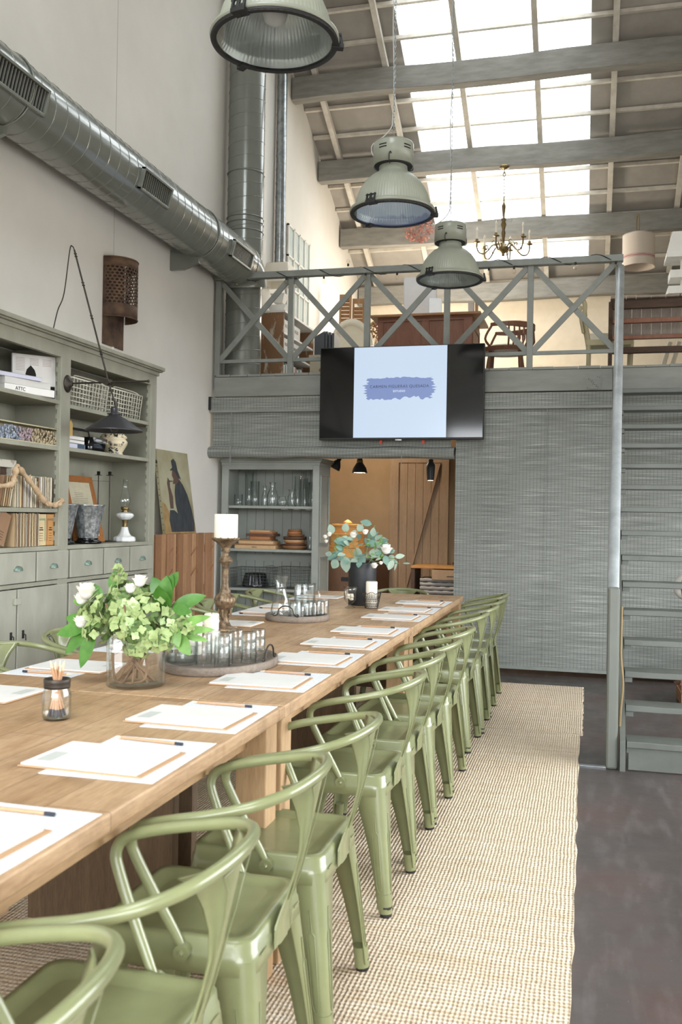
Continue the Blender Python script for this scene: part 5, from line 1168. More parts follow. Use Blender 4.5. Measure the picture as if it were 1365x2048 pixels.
mb = MB(); mb.cyl(J-Vector((0, .03, 0)), J+Vector((0, .02, 0)), .018, 12); mb.ball(J+Vector((.012, -.012, 0)), .014, 8); mb.tube([B0+Vector((0, 0, .02)), B0-Vector((-.008, 0, .045))], .009, 8); mb.build('knuckle', m_dkmetal, sw, world=True)
SC = Vector((-2.692, AY+.014, 1.795))
mb = MB(); mb.lathe([(.166, -.018), (.168, -.015), (.160, -.008), (.07, .055), (.035, .075), (.033, .077), (.033, .080), (.042, .081), (.042, .085), (.023, .086), (.023, .115), (.018, .122), (.008, .128), (.001, .128)], 40, SC); mb.lathe([(.165, -.018), (.068, .052), (.001, .058)], 40, SC); mb.build('conical_shade', mat('shade_grey_metal', '#47464a', .4, metal=.5), sw, world=True)
mb = MB(); mb.lathe([(.012, .05), (.02, .03), (.025, .005), (.018, -.018), (.001, -.024)], 16, SC); mb.build('bulb', m_bulb, sw, world=True)
mb = MB(); mb.tube(smooth_path([T0, T0+Vector((-.012, 0, .02)), T0+Vector((-.03, 0, .0)), (-3.03, AY, 2.60), (-3.07, AY, 2.50), (-3.10, AY, 2.38), (-3.11, AY, 2.352)], 6), .0035, 6); mb.build('twisted_flex', m_dkmetal, sw, world=True)

# ---------------- rusted perforated sconce ----------------
sc = thing('wall_sconce', 'rusty perforated half-round metal sconce on the left wall', 'wall lamp', (XL+.002, 6.13, 2.5))
SY, RAD = 6.125, .165
mb = MB(); mb.bb(XL+.001, XL+.006, SY-.175, SY+.135, 2.50, 3.12); mb.build('back_plate', m_rust, sc, world=True, bev=.002)
# half cylinder with real holes: a grid of cells, each a square ring round a hexagonal hole
mb = MB(); z0, z1 = 2.79, 3.06; nr, ncol = 12, 16
def cylp(s, z, r=RAD):
    a = -pi/2+pi*s; return Vector((XL+.006+r*cos(a)*1.0, SY-.01+r*sin(a), z))
ch_ = (z1-z0)/nr; cw = 1/ncol
for r_i in range(nr):
    off = .5 if r_i % 2 else 0
    for c_i in range(ncol):
        s0 = (c_i+off)*cw; s1 = s0+cw
        if s1 > 1.0001: continue
        zc = z0+(r_i+.5)*ch_; sc_ = (s0+s1)/2
        outer = [(s0, zc-ch_/2), (sc_, zc-ch_/2), (s1, zc-ch_/2), (s1, zc+ch_/2), (sc_, zc+ch_/2), (s0, zc+ch_/2)]
        inner = [(sc_+cw*.40*cos(a), zc+ch_*.40*sin(a)) for a in [R(210), R(270), R(330), R(30), R(90), R(150)]]
        for rad_, rev in ((RAD, 0), (RAD-.003, 1)):
            vs = [cylp(*p, rad_) for p in outer+inner]; fs = [(i, (i+1) % 6, 6+(i+1) % 6, 6+i) for i in range(6)]
            mb.add(vs, [f[::-1] for f in fs] if rev else fs, False)
def band(za, zb_, s_a=0, s_b=1):
    o = [[cylp(s_a+(s_b-s_a)*i/20, za), cylp(s_a+(s_b-s_a)*i/20, zb_), cylp(s_a+(s_b-s_a)*i/20, zb_, RAD-.004), cylp(s_a+(s_b-s_a)*i/20, za, RAD-.004)] for i in range(21)]; mb.loft(o, smooth=True)
band(3.058, 3.12); band(2.70, 2.792); band(2.79, 3.06, 0, .034); band(2.79, 3.06, .966, 1)
for z in (3.12, 2.70): mb.tube([cylp(i/20, z) for i in range(21)], .005, 6)
mb.build('perforated_shade', m_rust, sc, world=True)
mb = MB(); mb.lathe([(.001, 0), (.02, .005), (.028, .03), (.02, .055), (.012, .07), (.012, .10)], 14, (XL+.08, SY+.01, 2.86)); mb.build('bulb', m_bulb, sc, world=True)
mb = MB(); mb.bb(XL+.001, XL+.014, 6.09, 6.106, 2.35, 2.50); mb.build('cable_cover', m_white, sc, world=True, label='white cable cover below the sconce')

# ---------------- painting on the slatted panel ----------------
random.seed(6)
pn = thing('plank_screen', 'low freestanding screen of old reddish fir planks in the left corner', 'panel', (-3.2, 7.1, 0))
m_firs = [wood('fir_plank_'+n_, a_, b_, 'z', 3, .7) for n_, a_, b_ in (('a', '#8f6848', '#aa8060'), ('b', '#a57c58', '#bd9672'), ('c', '#7f5a3e', '#9c7352'), ('d', '#9a7350', '#b38a66'))]
y = 6.34; i = 0
while y < 7.72:
    w = random.choice((.10, .12, .085, .11)); mb = MB(); dx = random.choice((0, .008, .016)); mb.bb(-3.24+dx*1.5, -3.215+dx*1.5, y, y+w-.005, .01, 1.135+random.uniform(-.003, .003)); mb.build('plank', m_firs[i % 4], pn, world=True, bev=.002); y += w; i += 1
for z in (.25, .65, 1.0): mb = MB(); mb.bb(-3.275, -3.242, 6.34, 7.70, z-.03, z+.03); mb.build('batten', m_fir, pn, world=True)
mb = MB()
for y in (6.75, 7.22, 7.58):
    for z in (.95, .78): mb.tube([(-3.197, y, z), (-3.185, y+.09, z+.075)], .0035, 5)
mb.build('twig_peg', mat('twig', '#8f5f3c', .8), pn, world=True)
PT, PLx, PHt = 6.80, .60, .685
pm = Matrix.Translation((-3.235, PT, 1.137)) @ Matrix.Rotation(R(-8), 4, 'Y')
pt = thing('canvas_painting', 'unframed canvas of a seated dark-cloaked smoker leaning on the wall', 'painting', (-3.235, PT+.3, 1.137))
mb = MB(); mb.box((-.012, PLx/2, PHt/2), (.024, PLx, PHt), M=pm)
mb.build('canvas', mat('painted_ground', '#a8a48a', .8, col2='#8f8666', sc=3, bump=.4, bsc=90), pt, world=True)
def flat(pts, mt, name, off=.0008, lab=None):
    M = pm @ Matrix(((0, 0, 1, 0), (1, 0, 0, 0), (0, 1, 0, 0), (0, 0, 0, 1))) @ Matrix.Translation((0, 0, off)); mb = MB(); mb.poly([(u*PLx, v_*PHt) for u, v_ in pts], .0006, M); mb.build(name, mt, pt, world=True, label=lab)
m_cl = mat('paint_dark_grey', '#3d4146', .8, col2='#2d3034', sc=10, st=(1, 3, 1)); m_sk = mat('paint_brown', '#5a463c', .8)
flat([(0, 0), (1, 0), (1, .10), (.6, .16), (.3, .14), (.1, .35), (0, .38)], mat('paint_ochre', '#a88d5c', .8, col2='#8a6f48', sc=8), 'painted_ground_patch', .0004)
flat([(.20, .02), (.95, .02), (1.0-.02, .12), (.93, .30), (.84, .48), (.72, .60), (.62, .66), (.50, .64), (.43, .50), (.42, .36), (.46, .24), (.36, .28), (.22, .28), (.17, .16)], m_cl, 'painted_cloak', .0012, 'painted dark grey cloak')
flat([(.40, .60), (.44, .66), (.40, .70), (.44, .78), (.56, .74), (.62, .66), (.54, .60)], m_sk, 'painted_face', .0018)
flat([(.34, .76), (.44, .80), (.42, .88), (.50, .91), (.57, .87), (.60, .76), (.68, .66), (.58, .68), (.50, .76)], m_cl, 'painted_hat', .0024)
flat([(.24, .30), (.34, .30), (.36, .44), (.30, .56), (.31, .63), (.26, .67), (.22, .60), (.24, .50)], m_sk, 'painted_arm', .0016)
flat([(.28, .62), (.40, .625), (.40, .635), (.28, .635)], m_cl, 'painted_pipe', .0028)
mb = MB()
for k in range(14): mb.cyl(pm @ Vector((-.012, -.0005, .03+k*.047)), pm @ Vector((-.012, -.003, .03+k*.047)), .004, 6)
mb.build('edge_tacks', m_dkmetal, pt, world=True)
mb = MB(); mb.lathe([(.001, 0), (.016, 0), (.012, .01), (.008, .018), (.014, .028), (.001, .034)], 12, (XL+.001, 6.80, 1.71), Matrix.Rotation(R(90), 4, 'Y')); tag(mb.build('iron_wall_hook', m_dkmetal, world=True, loc=(XL+.001, 6.80, 1.71)), 'small dark iron knob on the wall left of the painting', 'knob')
# ---------------- grey display cabinet under the mezzanine ----------------
CX0, CX1, CY0, CY1 = -3.30, -2.355, 8.12, 8.50
m_cab = mat('cabinet_grey_paint', '#9a9e97', .55, col2='#8f938c', sc=3)
cb = thing('display_cabinet', 'open grey painted cabinet with tongue-and-groove back below the mezzanine', 'cabinet', (-2.83, 8.31, 0))
for x0, x1 in ((CX0, CX0+.03), (CX1-.03, CX1)): mb = MB(); mb.bb(x0, x1, CY0+.02, CY1, 0, 1.76); mb.build('side_panel', m_cab, cb, world=True)
for x0, x1 in ((CX0, CX0+.065), (CX1-.06, CX1+.002)): mb = MB(); mb.bb(x0, x1, CY0, CY0+.022, 0, 1.76); mb.build('face_stile', m_cab, cb, world=True, bev=.003)
mb = MB(); mb.bb(CX0+.065, CX1-.06, CY0, CY0+.022, 1.72, 1.76); mb.build('top_rail', m_cab, cb, world=True)
mb = MB(); x = CX0+.03
while x < CX1-.04: mb.bb(x, min(x+.088, CX1-.03), CY1-.014, CY1-.002, .02, 1.75); x += .091
mb.bb(CX0+.03, CX1-.03, CY1-.004, CY1, .02, 1.75); mb.build('boarded_back', m_cab, cb, world=True, bev=.0015)
for z in (1.385, .985, .62, .12): mb = MB(); mb.bb(CX0+.03, CX1-.03, CY0+.022, CY1-.015, z-.024, z); mb.build('shelf', m_cab, cb, world=True, bev=.002)
mb = MB(); mb.bb(CX0+.03, CX1-.03, CY1-.03, CY1-.014, .86, .925); mb.build('back_batten', m_cab, cb, world=True)
mb = MB()
for k, (a, b, e) in enumerate(((1.76, 1.785, .008), (1.785, 1.80, .022), (1.80, 1.825, .036))): mb.bb(CX0-e*.3, CX1+e, CY0-e, CY1, a, b)
mb.build('cornice', m_cab, cb, world=True, bev=.003)
for (z0, z1) in ((1.05, 1.68), (.30, .93)):
    mb = MB(); X = CX1+.001
    for (a, b, c_, d_) in ((CY0+.05, CY1-.04, z0, z0+.012), (CY0+.05, CY1-.04, z1-.012, z1), (CY0+.05, CY0+.062, z0, z1), (CY1-.052, CY1-.04, z0, z1)): mb.bb(X, X+.008, a, b, c_, d_)
    mb.build('side_moulding', m_cab, cb, world=True)
for x in (-2.72, -2.60, -2.48): mb = MB(); mb.lathe([(.001, 0), (.034, 0), (.034, .008), (.001, .008)], 20, (x, 8.25, 1.385-.024-.009)); mb.build('puck_light', m_white, cb, world=True)
# glassware on the upper shelf
ZG = 1.386
def cylglass(x, y, r, h, label, kind='cylinder_vase', neck=None):
    mb = MB(); mb.lathe(vessel(neck or [(r*.96, 0), (r, .004), (r, h)], .0025, .006), 24); tag(mb.build(kind, m_glassth, loc=(x, y, ZG)), label, 'vase' if 'vase' in kind or 'jar' in kind else 'glass', 'glassware on the cabinet shelf')
for a in ((-3.17, 8.22, .042, .105, 'short wide clear glass tumbler at the left end of the cabinet shelf', 'glass_tumbler'), (-3.115, 8.36, .040, .34, 'tallest clear cylinder vase at the left of the cabinet shelf', 'cylinder_vase'), (-3.02, 8.26, .042, .23, 'medium clear cylinder vase, second tall one from the left on the cabinet shelf', 'cylinder_vase'),
          (-2.60, 8.26, .030, .28, 'tall narrow cylinder vase left of the slim tube vase', 'cylinder_vase'), (-2.555, 8.36, .022, .27, 'narrow tube vase behind the two tall cylinder vases', 'cylinder_vase'), (-2.525, 8.24, .014, .33, 'slimmest tallest tube vase on the right of the cabinet shelf', 'tube_vase'), (-2.455, 8.26, .042, .225, 'wide clear cylinder vase at the right of the cabinet shelf', 'cylinder_vase'), (-2.412, 8.40, .024, .17, 'small clear glass at the far right end of the cabinet shelf', 'glass_tumbler')): cylglass(*a)
bot = lambda r, h, nr: [(r*.95, 0), (r, .008), (r, h*.42), (r*.75, h*.62), (nr, h*.76), (nr, h*.92), (nr*1.35, h)]
cylglass(-2.95, 8.34, 0, 0, 'small clear glass bottle behind the medium cylinder vase', 'glass_bottle', bot(.03, .19, .014))
cylglass(-2.845, 8.26, 0, 0, 'clear glass milk bottle with flared lip in the middle of the cabinet shelf', 'milk_bottle', bot(.052, .22, .024))
cylglass(-2.735, 8.22, 0, 0, 'squat round clear glass jar in the middle of the cabinet shelf', 'glass_jar', [(.032, 0), (.042, .015), (.043, .05), (.032, .075), (.034, .09)])
cylglass(-2.665, 8.30, 0, 0, 'clear glass apothecary jar with flat rim right of the squat jar', 'glass_jar', [(.04, 0), (.044, .01), (.044, .09), (.028, .115), (.03, .145), (.042, .155)])
# wooden boards
random.seed(17); ZB = .986
m_wb = {n: wood('board_'+n, a, b, 'x', 4, .7) for n, a, b in (('pale', '#b39169', '#c9a87f'), ('brown', '#7a5636', '#946b48'), ('dark', '#4a3022', '#624434'), ('red', '#95603c', '#ad7449'))}
z = ZB
for i, (w, d_, h, m_, lab, x) in enumerate(((.40, .24, .032, 'pale', 'long pale wooden board with a black mark, bottom of the board stack in the cabinet', -2.975), (.44, .22, .012, 'brown', 'thin brown wooden board, second from the bottom of the board stack', -2.985), (.34, .22, .028, 'pale', 'pale wooden board, third from the bottom of the board stack', -2.97), (.34, .2, .012, 'brown', 'thin brown board in the middle of the board stack', -2.99), (.20, .18, .030, 'red', 'short reddish wooden block in the upper half of the board stack', -2.94), (.27, .2, .024, 'dark', 'dark bark-edged board near the top of the board stack', -2.935), (.22, .17, .016, 'red', 'reddish board second from the top of the board stack', -2.93), (.20, .15, .014, 'pale', 'small pale board on top of the board stack', -2.945))):
    mb = MB(); rings = [rrect(w/2, d_/2, .012, 0), rrect(w/2+.002, d_/2+.002, .012, h*.5), rrect(w/2-.001, d_/2-.001, .012, h-.0005)]; mb.loft(rings)
    if i == 0:
        for k in range(4): mb.box((-.02+k*.012, -d_/2-.0028, h/2), (.007, .0008, .008), rot=(0, .5*k, 0), m=1)
    tag(mb.build('wooden_board', [m_wb[m_], m_black], loc=(x, 8.27, z)), lab, 'board', 'wooden boards in the cabinet'); z += h+.0005
z = ZB
for i, (r, h, m_, lab) in enumerate(((.120, .034, 'brown', 'widest round wooden dish, bottom of the round stack'), (.105, .016, 'dark', 'speckled dark round slab, second from the bottom of the round stack'), (.098, .018, 'red', 'round reddish wooden plate, third from the bottom of the round stack'), (.10, .02, 'pale', 'pale round wood slice in the middle of the round stack'), (.11, .028, 'dark', 'dark bark-edged wood slice under the shallow bowl in the round stack'), (.085, .02, 'brown', 'shallow turned wooden bowl near the top of the round stack'), (.068, .026, 'red', 'small orange wood slice second from the top of the round stack'), (.064, .022, 'brown', 'smallest mottled wood slice on top of the round stack'))):
    mb = MB(); s = i*1.3; mb.lathe([(.001, 0), (r*(.8 if i in (0, 2, 5) else .97), 0), (r, h*.7), (r*.98, h), (.001, h)], 26, mod=lambda a, k: 1+.025*sin(3*a+s)+.012*sin(7*a+s)); tag(mb.build('wood_slice', m_wb[m_], loc=(-2.625+(.004*(i % 3)), 8.27, z)), lab, 'wooden dish', 'round wood slices in the cabinet'); z += h+.0005
mb = MB(); mb.lathe(vessel([(.026, 0), (.03, .004), (.024, .02), (.030, .06), (.042, .115), (.046, .125)], .003, .008), 24); tag(mb.build('glass_vase', m_glassth, loc=(-2.475, 8.26, ZB)), 'small flared clear glass vase right of the round wood stack', 'vase')
mb = MB(); mb.bb(-.008, .008, -.11, .11, 0, .2); tag(mb.build('wooden_board', m_wb['brown'], loc=(-2.402, 8.3, ZB)), 'brown board standing on edge against the right side of the cabinet', 'board')
wire_basket('grey wire basket left on the lower cabinet shelf, holding the fluted tin', -3.22, -2.85, 8.16, 8.46, .621, .80, m_gwire, 'grey wire baskets in the cabinet', nx=10, ny=8, nz=6, r=.0018)
wire_basket('grey wire basket right on the lower cabinet shelf, behind the glass jug', -2.80, -2.42, 8.16, 8.46, .621, .815, m_gwire, 'grey wire baskets in the cabinet', nx=10, ny=8, nz=6, r=.0018)
bt = MB(); bt.lathe([(.12, .005), (.122, .012), (.118, .02), (.098, .115), (.085, .128), (.05, .12), (.03, .10), (.028, .02)], 72, mod=lambda a, i: 1+(.05*cos(a*18) if 1 < i < 5 else 0)); tag(bt.build('fluted_cake_tin', mat('dark_tin', '#55565a', .25, metal=.9), loc=(-3.02, 8.31, .625)), 'dark fluted ring cake tin inside the left wire basket', 'cake tin')

# ---------------- kitchen behind the opening ----------------
dp = thing('barn_door', 'pale pine boarded sliding door with a diagonal brace', 'door', (-1.86, 10.54, .02))
x = -2.18; i = 0
while x < -1.53: mb = MB(); w = .092; mb.bb(x, min(x+w-.003, -1.53), 10.55, 10.575, .03, 2.00); mb.build('board', m_pine, dp, world=True, bev=.002); x += w
for (a, b, c_, d_) in ((-2.20, -2.10, .03, 2.02), (-1.60, -1.52, .03, 2.02), (-2.10, -1.60, 1.93, 2.02), (-2.10, -1.60, .03, .13)): mb = MB(); mb.bb(a, b, 10.53, 10.55, c_, d_); mb.build('door_frame_board', m_pine, dp, world=True)
mb = MB(); mb.bar((-1.62, 10.54, 1.92), (-2.08, 10.54, .14), .012, .07, up=(0, 1, 0)); mb.build('diagonal_brace', m_pine, dp, world=True)
mb = MB(); mb.bar((-2.3, 10.5, 2.08), (-1.2, 10.5, 2.08), .02, .04); tag(mb.build('door_rail', m_black, world=True, loc=(-1.8, 10.5, 2.06)), 'black sliding rail above the pine door', 'rail')
cn = thing('console_table', 'low wooden console with bright top and drawer beside the pine door', 'console', (-1.2, 9.7, 0))
mb = MB(); mb.bb(-1.76, -.75, 9.55, 9.95, .775, .80); mb.build('top', wood('honey_wood', '#a06f35', '#b98546', 'x', 3, .45), cn, world=True, bev=.003)
for x in (-1.76, -.79): mb = MB(); mb.bb(x, x+.04, 9.56, 9.94, 0, .775); mb.build('side_panel', m_darkwood, cn, world=True)
mb = MB(); mb.bb(-1.72, -.79, 9.56, 9.94, .40, .425); mb.build('shelf', m_darkwood, cn, world=True)
mb = MB(); mb.bb(-1.54, -1.1, 9.555, 9.92, .66, .765); dw = mb.build('drawer', m_pine, cn, world=True, bev=.003)
mb = MB(); mb.tube([(-1.38, 9.553, .70), (-1.38, 9.535, .70), (-1.28, 9.535, .70), (-1.28, 9.553, .70)], .004, 6); mb.build('handle', m_black, dw, world=True)
m_cloth = mat('linen_grey', '#a8a29c', .95, bump=.3, bsc=120)
z = .427
for i in range(6):
    mb = MB(); N = 20; h = .036; rings = []
    for k in range(N+1):
        x = -1.67+.42*k/N; q = .004*sin(k*1.3+i*2); rings.append([(x, 9.60+.008*sin(i*2), z+q*.3), (x, 9.85, z), (x, 9.85, z+h), (x, 9.70, z+h+q), (x, 9.60+.008*sin(i*2)-.008, z+h-.004+q), (x, 9.592, z+h*.5)])
    mb.loft(rings); tag(mb.build('folded_blanket', m_cloth, world=True, loc=(-1.46, 9.72, z)), 'folded grey linen cloth in the console pile, %s from the bottom' % ORD[i], 'blanket', 'folded grey cloths'); z += h+.006
rk = thing('wire_rack', 'tall black wire rack standing beside the pine door', 'rack', (-1.27, 10.2, 0))
mb = MB()
for x in (-1.36, -1.30, -1.24, -1.10, -.95): mb.tube([(x, 10.15, .82), (x, 10.15, 1.53)], .005, 6)
for z in (.85, .95, 1.02, 1.18, 1.20, 1.36, 1.52): mb.tube([(-1.37, 10.15, z), (-.93, 10.15, z)], .005, 6)
mb.build('rack_frame', m_black, rk, world=True)
mb = MB(); mb.bb(-1.40, -.9, 10.08, 10.25, .0, .82); mb.build('rack_base', m_darkwood, rk, world=True)
def klamp(loc, label, r, h, on, tilt=0, arm=None):
    k = thing('kitchen_lamp', label, 'lamp', loc, rot=(0, tilt, 0)); 
    mb = MB(); mb.lathe([(r, 0), (r*.98, .004), (r*.85, h*.3), (r*.45, h*.62), (r*.33, h*.66), (r*.33, h*.95), (r*.1, h), (.001, h)], 28); mb.lathe([(r*.97, .002), (r*.8, h*.3), (.001, h*.5)], 28); mb.build('lamp_shade', m_black, k)
    if on: mb = MB(); mb.lathe([(.001, .004), (r*.88, .004), (r*.88, .007), (.001, .008)], 24); mb.build('lit_bulb', mat('warm_lamp', '#ffe9c8', .5, emit='#ffdfae', es=14), k, label='glowing warm bulb')
    return k
kl = klamp((-2.19, 9.0, 1.735), 'small black lamp on a jointed arm, lit, in the opening under the mezzanine', .078, .155, True)
mb = MB(); mb.tube([(0, 0, .15), (-.10, .02, .16), (-.42, .1, .30), (-.42, .1, .70)], .008, 6); mb.tube([(-.10, .02, .165), (-.15, .02, .18)], .015, 8); mb.build('jointed_arm', m_black, kl)
mb = MB(); mb.lathe([(.027, .10), (.031, .10), (.031, .13), (.027, .13)], 16); mb.build('brass_band', m_brass, kl)
k2 = klamp((-2.40, 8.8, 1.77), 'black clamp lamp shade half hidden behind the cabinet top', .06, .13, False, R(30))
mb = MB(); mb.tube([(-2.335, 8.8, 1.88), (-2.42, 8.82, 2.1), (-2.42, 8.82, 2.438)], .008, 6); mb.build('jointed_arm', m_black, k2, world=True)
kp = thing('bottle_pendant', 'slim dark bottle-shaped pendant lamp in front of the pine door', 'pendant lamp', (-1.478, 9.0, 1.665))
mb = MB(); mb.lathe([(.032, 0), (.036, .03), (.043, .12), (.042, .15), (.028, .172), (.024, .185), (.027, .2), (.02, .205), (.001, .205)], 28); mb.build('bottle_shade', mat('slate_shade', '#34383e', .45), kp)
mb = MB(); mb.lathe([(.001, .001), (.030, .001), (.030, .004), (.001, .004)], 20); mb.build('lit_bulb', MATS['warm_lamp'], kp, label='glowing warm bulb')
mb = MB(); mb.tube([(0, 0, .2), (0, 0, .77)], .003, 6); mb.build('flex', m_black, kp)
for nm, loc, e, r in (('kitchen_light', (-2.19, 9.0, 1.70), 22, .05), ('bottle_light', (-1.478, 9.0, 1.64), 8, .03), ('kitchen_ceiling_light', (-2.4, 9.7, 2.3), 16, .15), ('loft_ceiling_light', (-1.9, 12.0, 3.9), 75, .3)):
    l = bpy.data.lights.new(nm, 'POINT' if 'ceil' in nm else 'SPOT'); l.energy = e; l.color = (1, .84, .66) if 'loft' not in nm else (1, .88, .72); l.shadow_soft_size = r
    if l.type == 'SPOT': l.spot_size = R(150); l.spot_blend = .6
    o = bpy.data.objects.new(nm, l); C.objects.link(o); o.location = loc
# sideboard with honey wood crates behind the bouquet
sb = thing('kitchen_counter', 'grey-topped wooden counter running back past the cabinet', 'counter', (-2.6, 9.3, 0))
mb = MB(); mb.bb(-2.95, -2.16, 8.9, 10.55, .86, .89); mb.build('counter_top', m_cab, sb, world=True)
mb = MB(); mb.bb(-2.93, -2.19, 8.92, 10.53, .02, .86); mb.build('counter_body', wood('counter_wood', '#6b4b35', '#7f5c42', 'z', 3, .6), sb, world=True)
mb = MB(); mb.bb(-2.34, -2.26, 8.912, 8.92, .66, .70); mb.build('handle_hole', m_black, sb, world=True)
m_hon = wood('orange_crate_wood', '#c98a45', '#dda35c', 'x', 3, .5)
for i, (z, w, d_, h, lab) in enumerate(((.891, .30, .26, .12, 'bottom orange wooden box behind the eucalyptus'), (1.012, .28, .25, .12, 'middle orange wooden box behind the eucalyptus'), (1.133, .26, .22, .09, 'upper orange wooden box behind the eucalyptus'))):
    b = thing('wooden_box', lab, 'box', (-2.33, 9.1, z), group='orange wooden boxes on the counter'); mb = MB(); mb.bb(-w/2, w/2, -d_/2, d_/2, 0, h-.028); mb.build('box_body', m_hon, b, bev=.003)
    mb = MB(); mb.bb(-w/2-.004, w/2+.004, -d_/2-.004, d_/2+.004, h-.026, h); mb.build('box_lid', m_hon, b, bev=.003)
mb = MB(); mb.lathe([(.001, 0), (.03, 0), (.05, .01), (.03, .03), (.012, .04), (.001, .045)], 16); tag(mb.build('wooden_knob_lid', m_hon, loc=(-2.33, 9.1, 1.224)), 'small orange turned wooden lid on top of the box stack', 'lid')

# ---------------- behind the stairs ----------------
random.seed(19)
cr = thing('wooden_crate', 'brown wooden crate on the floor behind the stairs at the right edge', 'crate', (.95, 7.2, 0))
mb = MB(); mb.bb(.66, 1.2, 6.9, 7.3, .012, .03); mb.build('crate_base', m_fir, cr, world=True)
for (a, b, c_, d_) in ((.66, 1.2, 6.9, 6.915), (.66, 1.2, 7.285, 7.3), (.66, .675, 6.9, 7.3), (1.185, 1.2, 6.9, 7.3)):
    mb = MB(); mb.bb(a, b, c_, d_, .03, .10); mb.bb(a, b, c_, d_, .11, .18); mb.build('crate_slat', m_fir, cr, world=True)
dl = MB()
for i in range(70):
    b = Vector((.74+random.uniform(-.12, .2), 6.96+random.uniform(-.04, .1), .15+random.random()*.10)); leaf(dl, b, rnd_dir(-.2), (0, -1, .4), random.uniform(.035, .06), .025, n=4, bend=.5)
for i in range(6): dl.tube([(.8+.04*i, 7.1, .03), (.72+.09*i, 7.08, .27)], .003, 5)
tag(dl.build('dried_leaves', leafmat('dried_leaf', '#43241a', '#704328', 20, .7, .1), world=True, loc=(.8, 7.1, .18)), 'bunch of dried brown leaves in the crate behind the stairs', 'dried leaves')
shc = MB(); N = 16
rings = []
for k in range(N+1):
    q = k/N; a = q*pi; rings.append([(.84-.16*sin(a)+.02, 7.35+.05*cos(j*.7)+.01*sin(k), .70+.26*q+.0*j) if False else (.82-.19*max(0, sin(a))**.35*cos(pi*(j/8-.5)), 7.36+.07*sin(pi*(j/8-.5)), .70+.24*q) for j in range(9)])
shc.loft(rings, closed=False, caps=False); 
cl = thing('striped_cloth', 'white cloth with a blue stripe hanging behind the stairs at the right edge', 'cloth', (.86, 7.36, .72)); shc.build('cloth_fold', m_white, cl, world=True)
mb = MB(); mb.tube([(.70, 7.29, .72), (.685, 7.29, .82), (.70, 7.29, .92)], .006, 5); mb.build('blue_stripe', m_b['slate'], cl, world=True)
mb = MB(); mb.bb(.80, 1.25, 7.33, 7.42, .0, .72); mb.bb(.62, 1.25, 7.30, 7.31, .805, .812); tag(mb.build('side_stand', m_darkwood, world=True, loc=(1.0, 7.38, 0)), 'dark stand under the striped cloth behind the stairs', 'stand')

# ---------------- loft ----------------
Z0 = MF+.001
wl = thing('side_window', 'pale green steel-framed window leaf on the left wall of the loft', 'window', (XL+.03, 10.45, 3.6))
mb = MB(); a, b, c_, d_ = 10.05, 10.9, 3.55, 4.62
for y in (a, a+.21, a+.42, a+.63, b-.02): mb.bb(XL+.005, XL+.03, y, y+.02, c_, d_)
for z in (c_, c_+.35, c_+.70, d_-.02): mb.bb(XL+.005, XL+.03, a, b, z, z+.02)
mb.build('window_bars', m_white, wl, world=True); mb = MB(); mb.bb(XL+.008, XL+.012, a, b, c_, d_); mb.build('glazing', mat('pale_glazing', '#cdd9d6', .15), wl, world=True)
m_worn = mat('worn_brown_paint', '#8f6a4c', .8, col2='#cfc4b0', sc=5, st=(3, 3, 1), lo=.56, hi=.66)
wb = thing('worn_bookcase', 'worn wooden bookcase end-on beside the vertical duct in the loft', 'bookcase', (-3.2, 9.5, Z0))
wx0, wx1, wy0, wy1, wz1 = -3.335, -3.03, 9.05, 10.15, 3.38
for y in (wy0, wy1-.025): mb = MB(); mb.bb(wx0, wx1, y, y+.025, Z0, wz1); mb.build('end_panel', m_worn, wb, world=True)
for z in (Z0+.04, 2.98, 3.17): mb = MB(); mb.bb(wx0, wx1-.005, wy0+.025, wy1-.025, z, z+.02); mb.build('shelf', m_white, wb, world=True)
mb = MB(); mb.bb(wx0, wx1+.02, wy0-.01, wy1+.03, wz1, wz1+.022); mb.build('top', m_white, wb, world=True)
mb = MB(); mb.bb(wx0, wx0+.01, wy0, wy1, Z0, wz1); mb.build('back', m_worn, wb, world=True)
random.seed(23); y = wy0+.03; i = 0
cols = ['pink', 'white', 'teal', 'grey', 'white', 'pink', 'pale', 'cream', 'violet', 'slate', 'white', 'tan']
while y < wy1-.06:
    w = random.uniform(.03, .046); h = random.uniform(.24, .30); c = cols[i % 12]
    book('book', '%s book on the lower shelf of the worn loft bookcase, %s from the near end' % (c, ORD[min(i, 25)]), (-3.15, y+w/2, Z0+.062+h/2), (.2, w-.001, h), m_b[c], (0, 0, 0), 'books in the worn loft bookcase'); y += w+.001; i += 1
for i, (y, z) in enumerate(((9.2, 3.002), (9.5, 3.002), (9.2, 3.192), (9.52, 3.192))):
    b = thing('document_box', 'white document box on the %s shelf of the worn loft bookcase, %s' % ('middle' if i < 2 else 'upper', 'near end' if i % 2 == 0 else 'farther back'), 'box', (-3.16, y, z), group='white document boxes')
    mb = MB(); mb.box((0, 0, .065), (.24, .26, .13)); mb.build('box_body', m_b['grey'], b, bev=.002); mb = MB(); mb.box((.1215, 0, .07), (.002, .12, .03)); mb.build('label_holder', m_black, b)
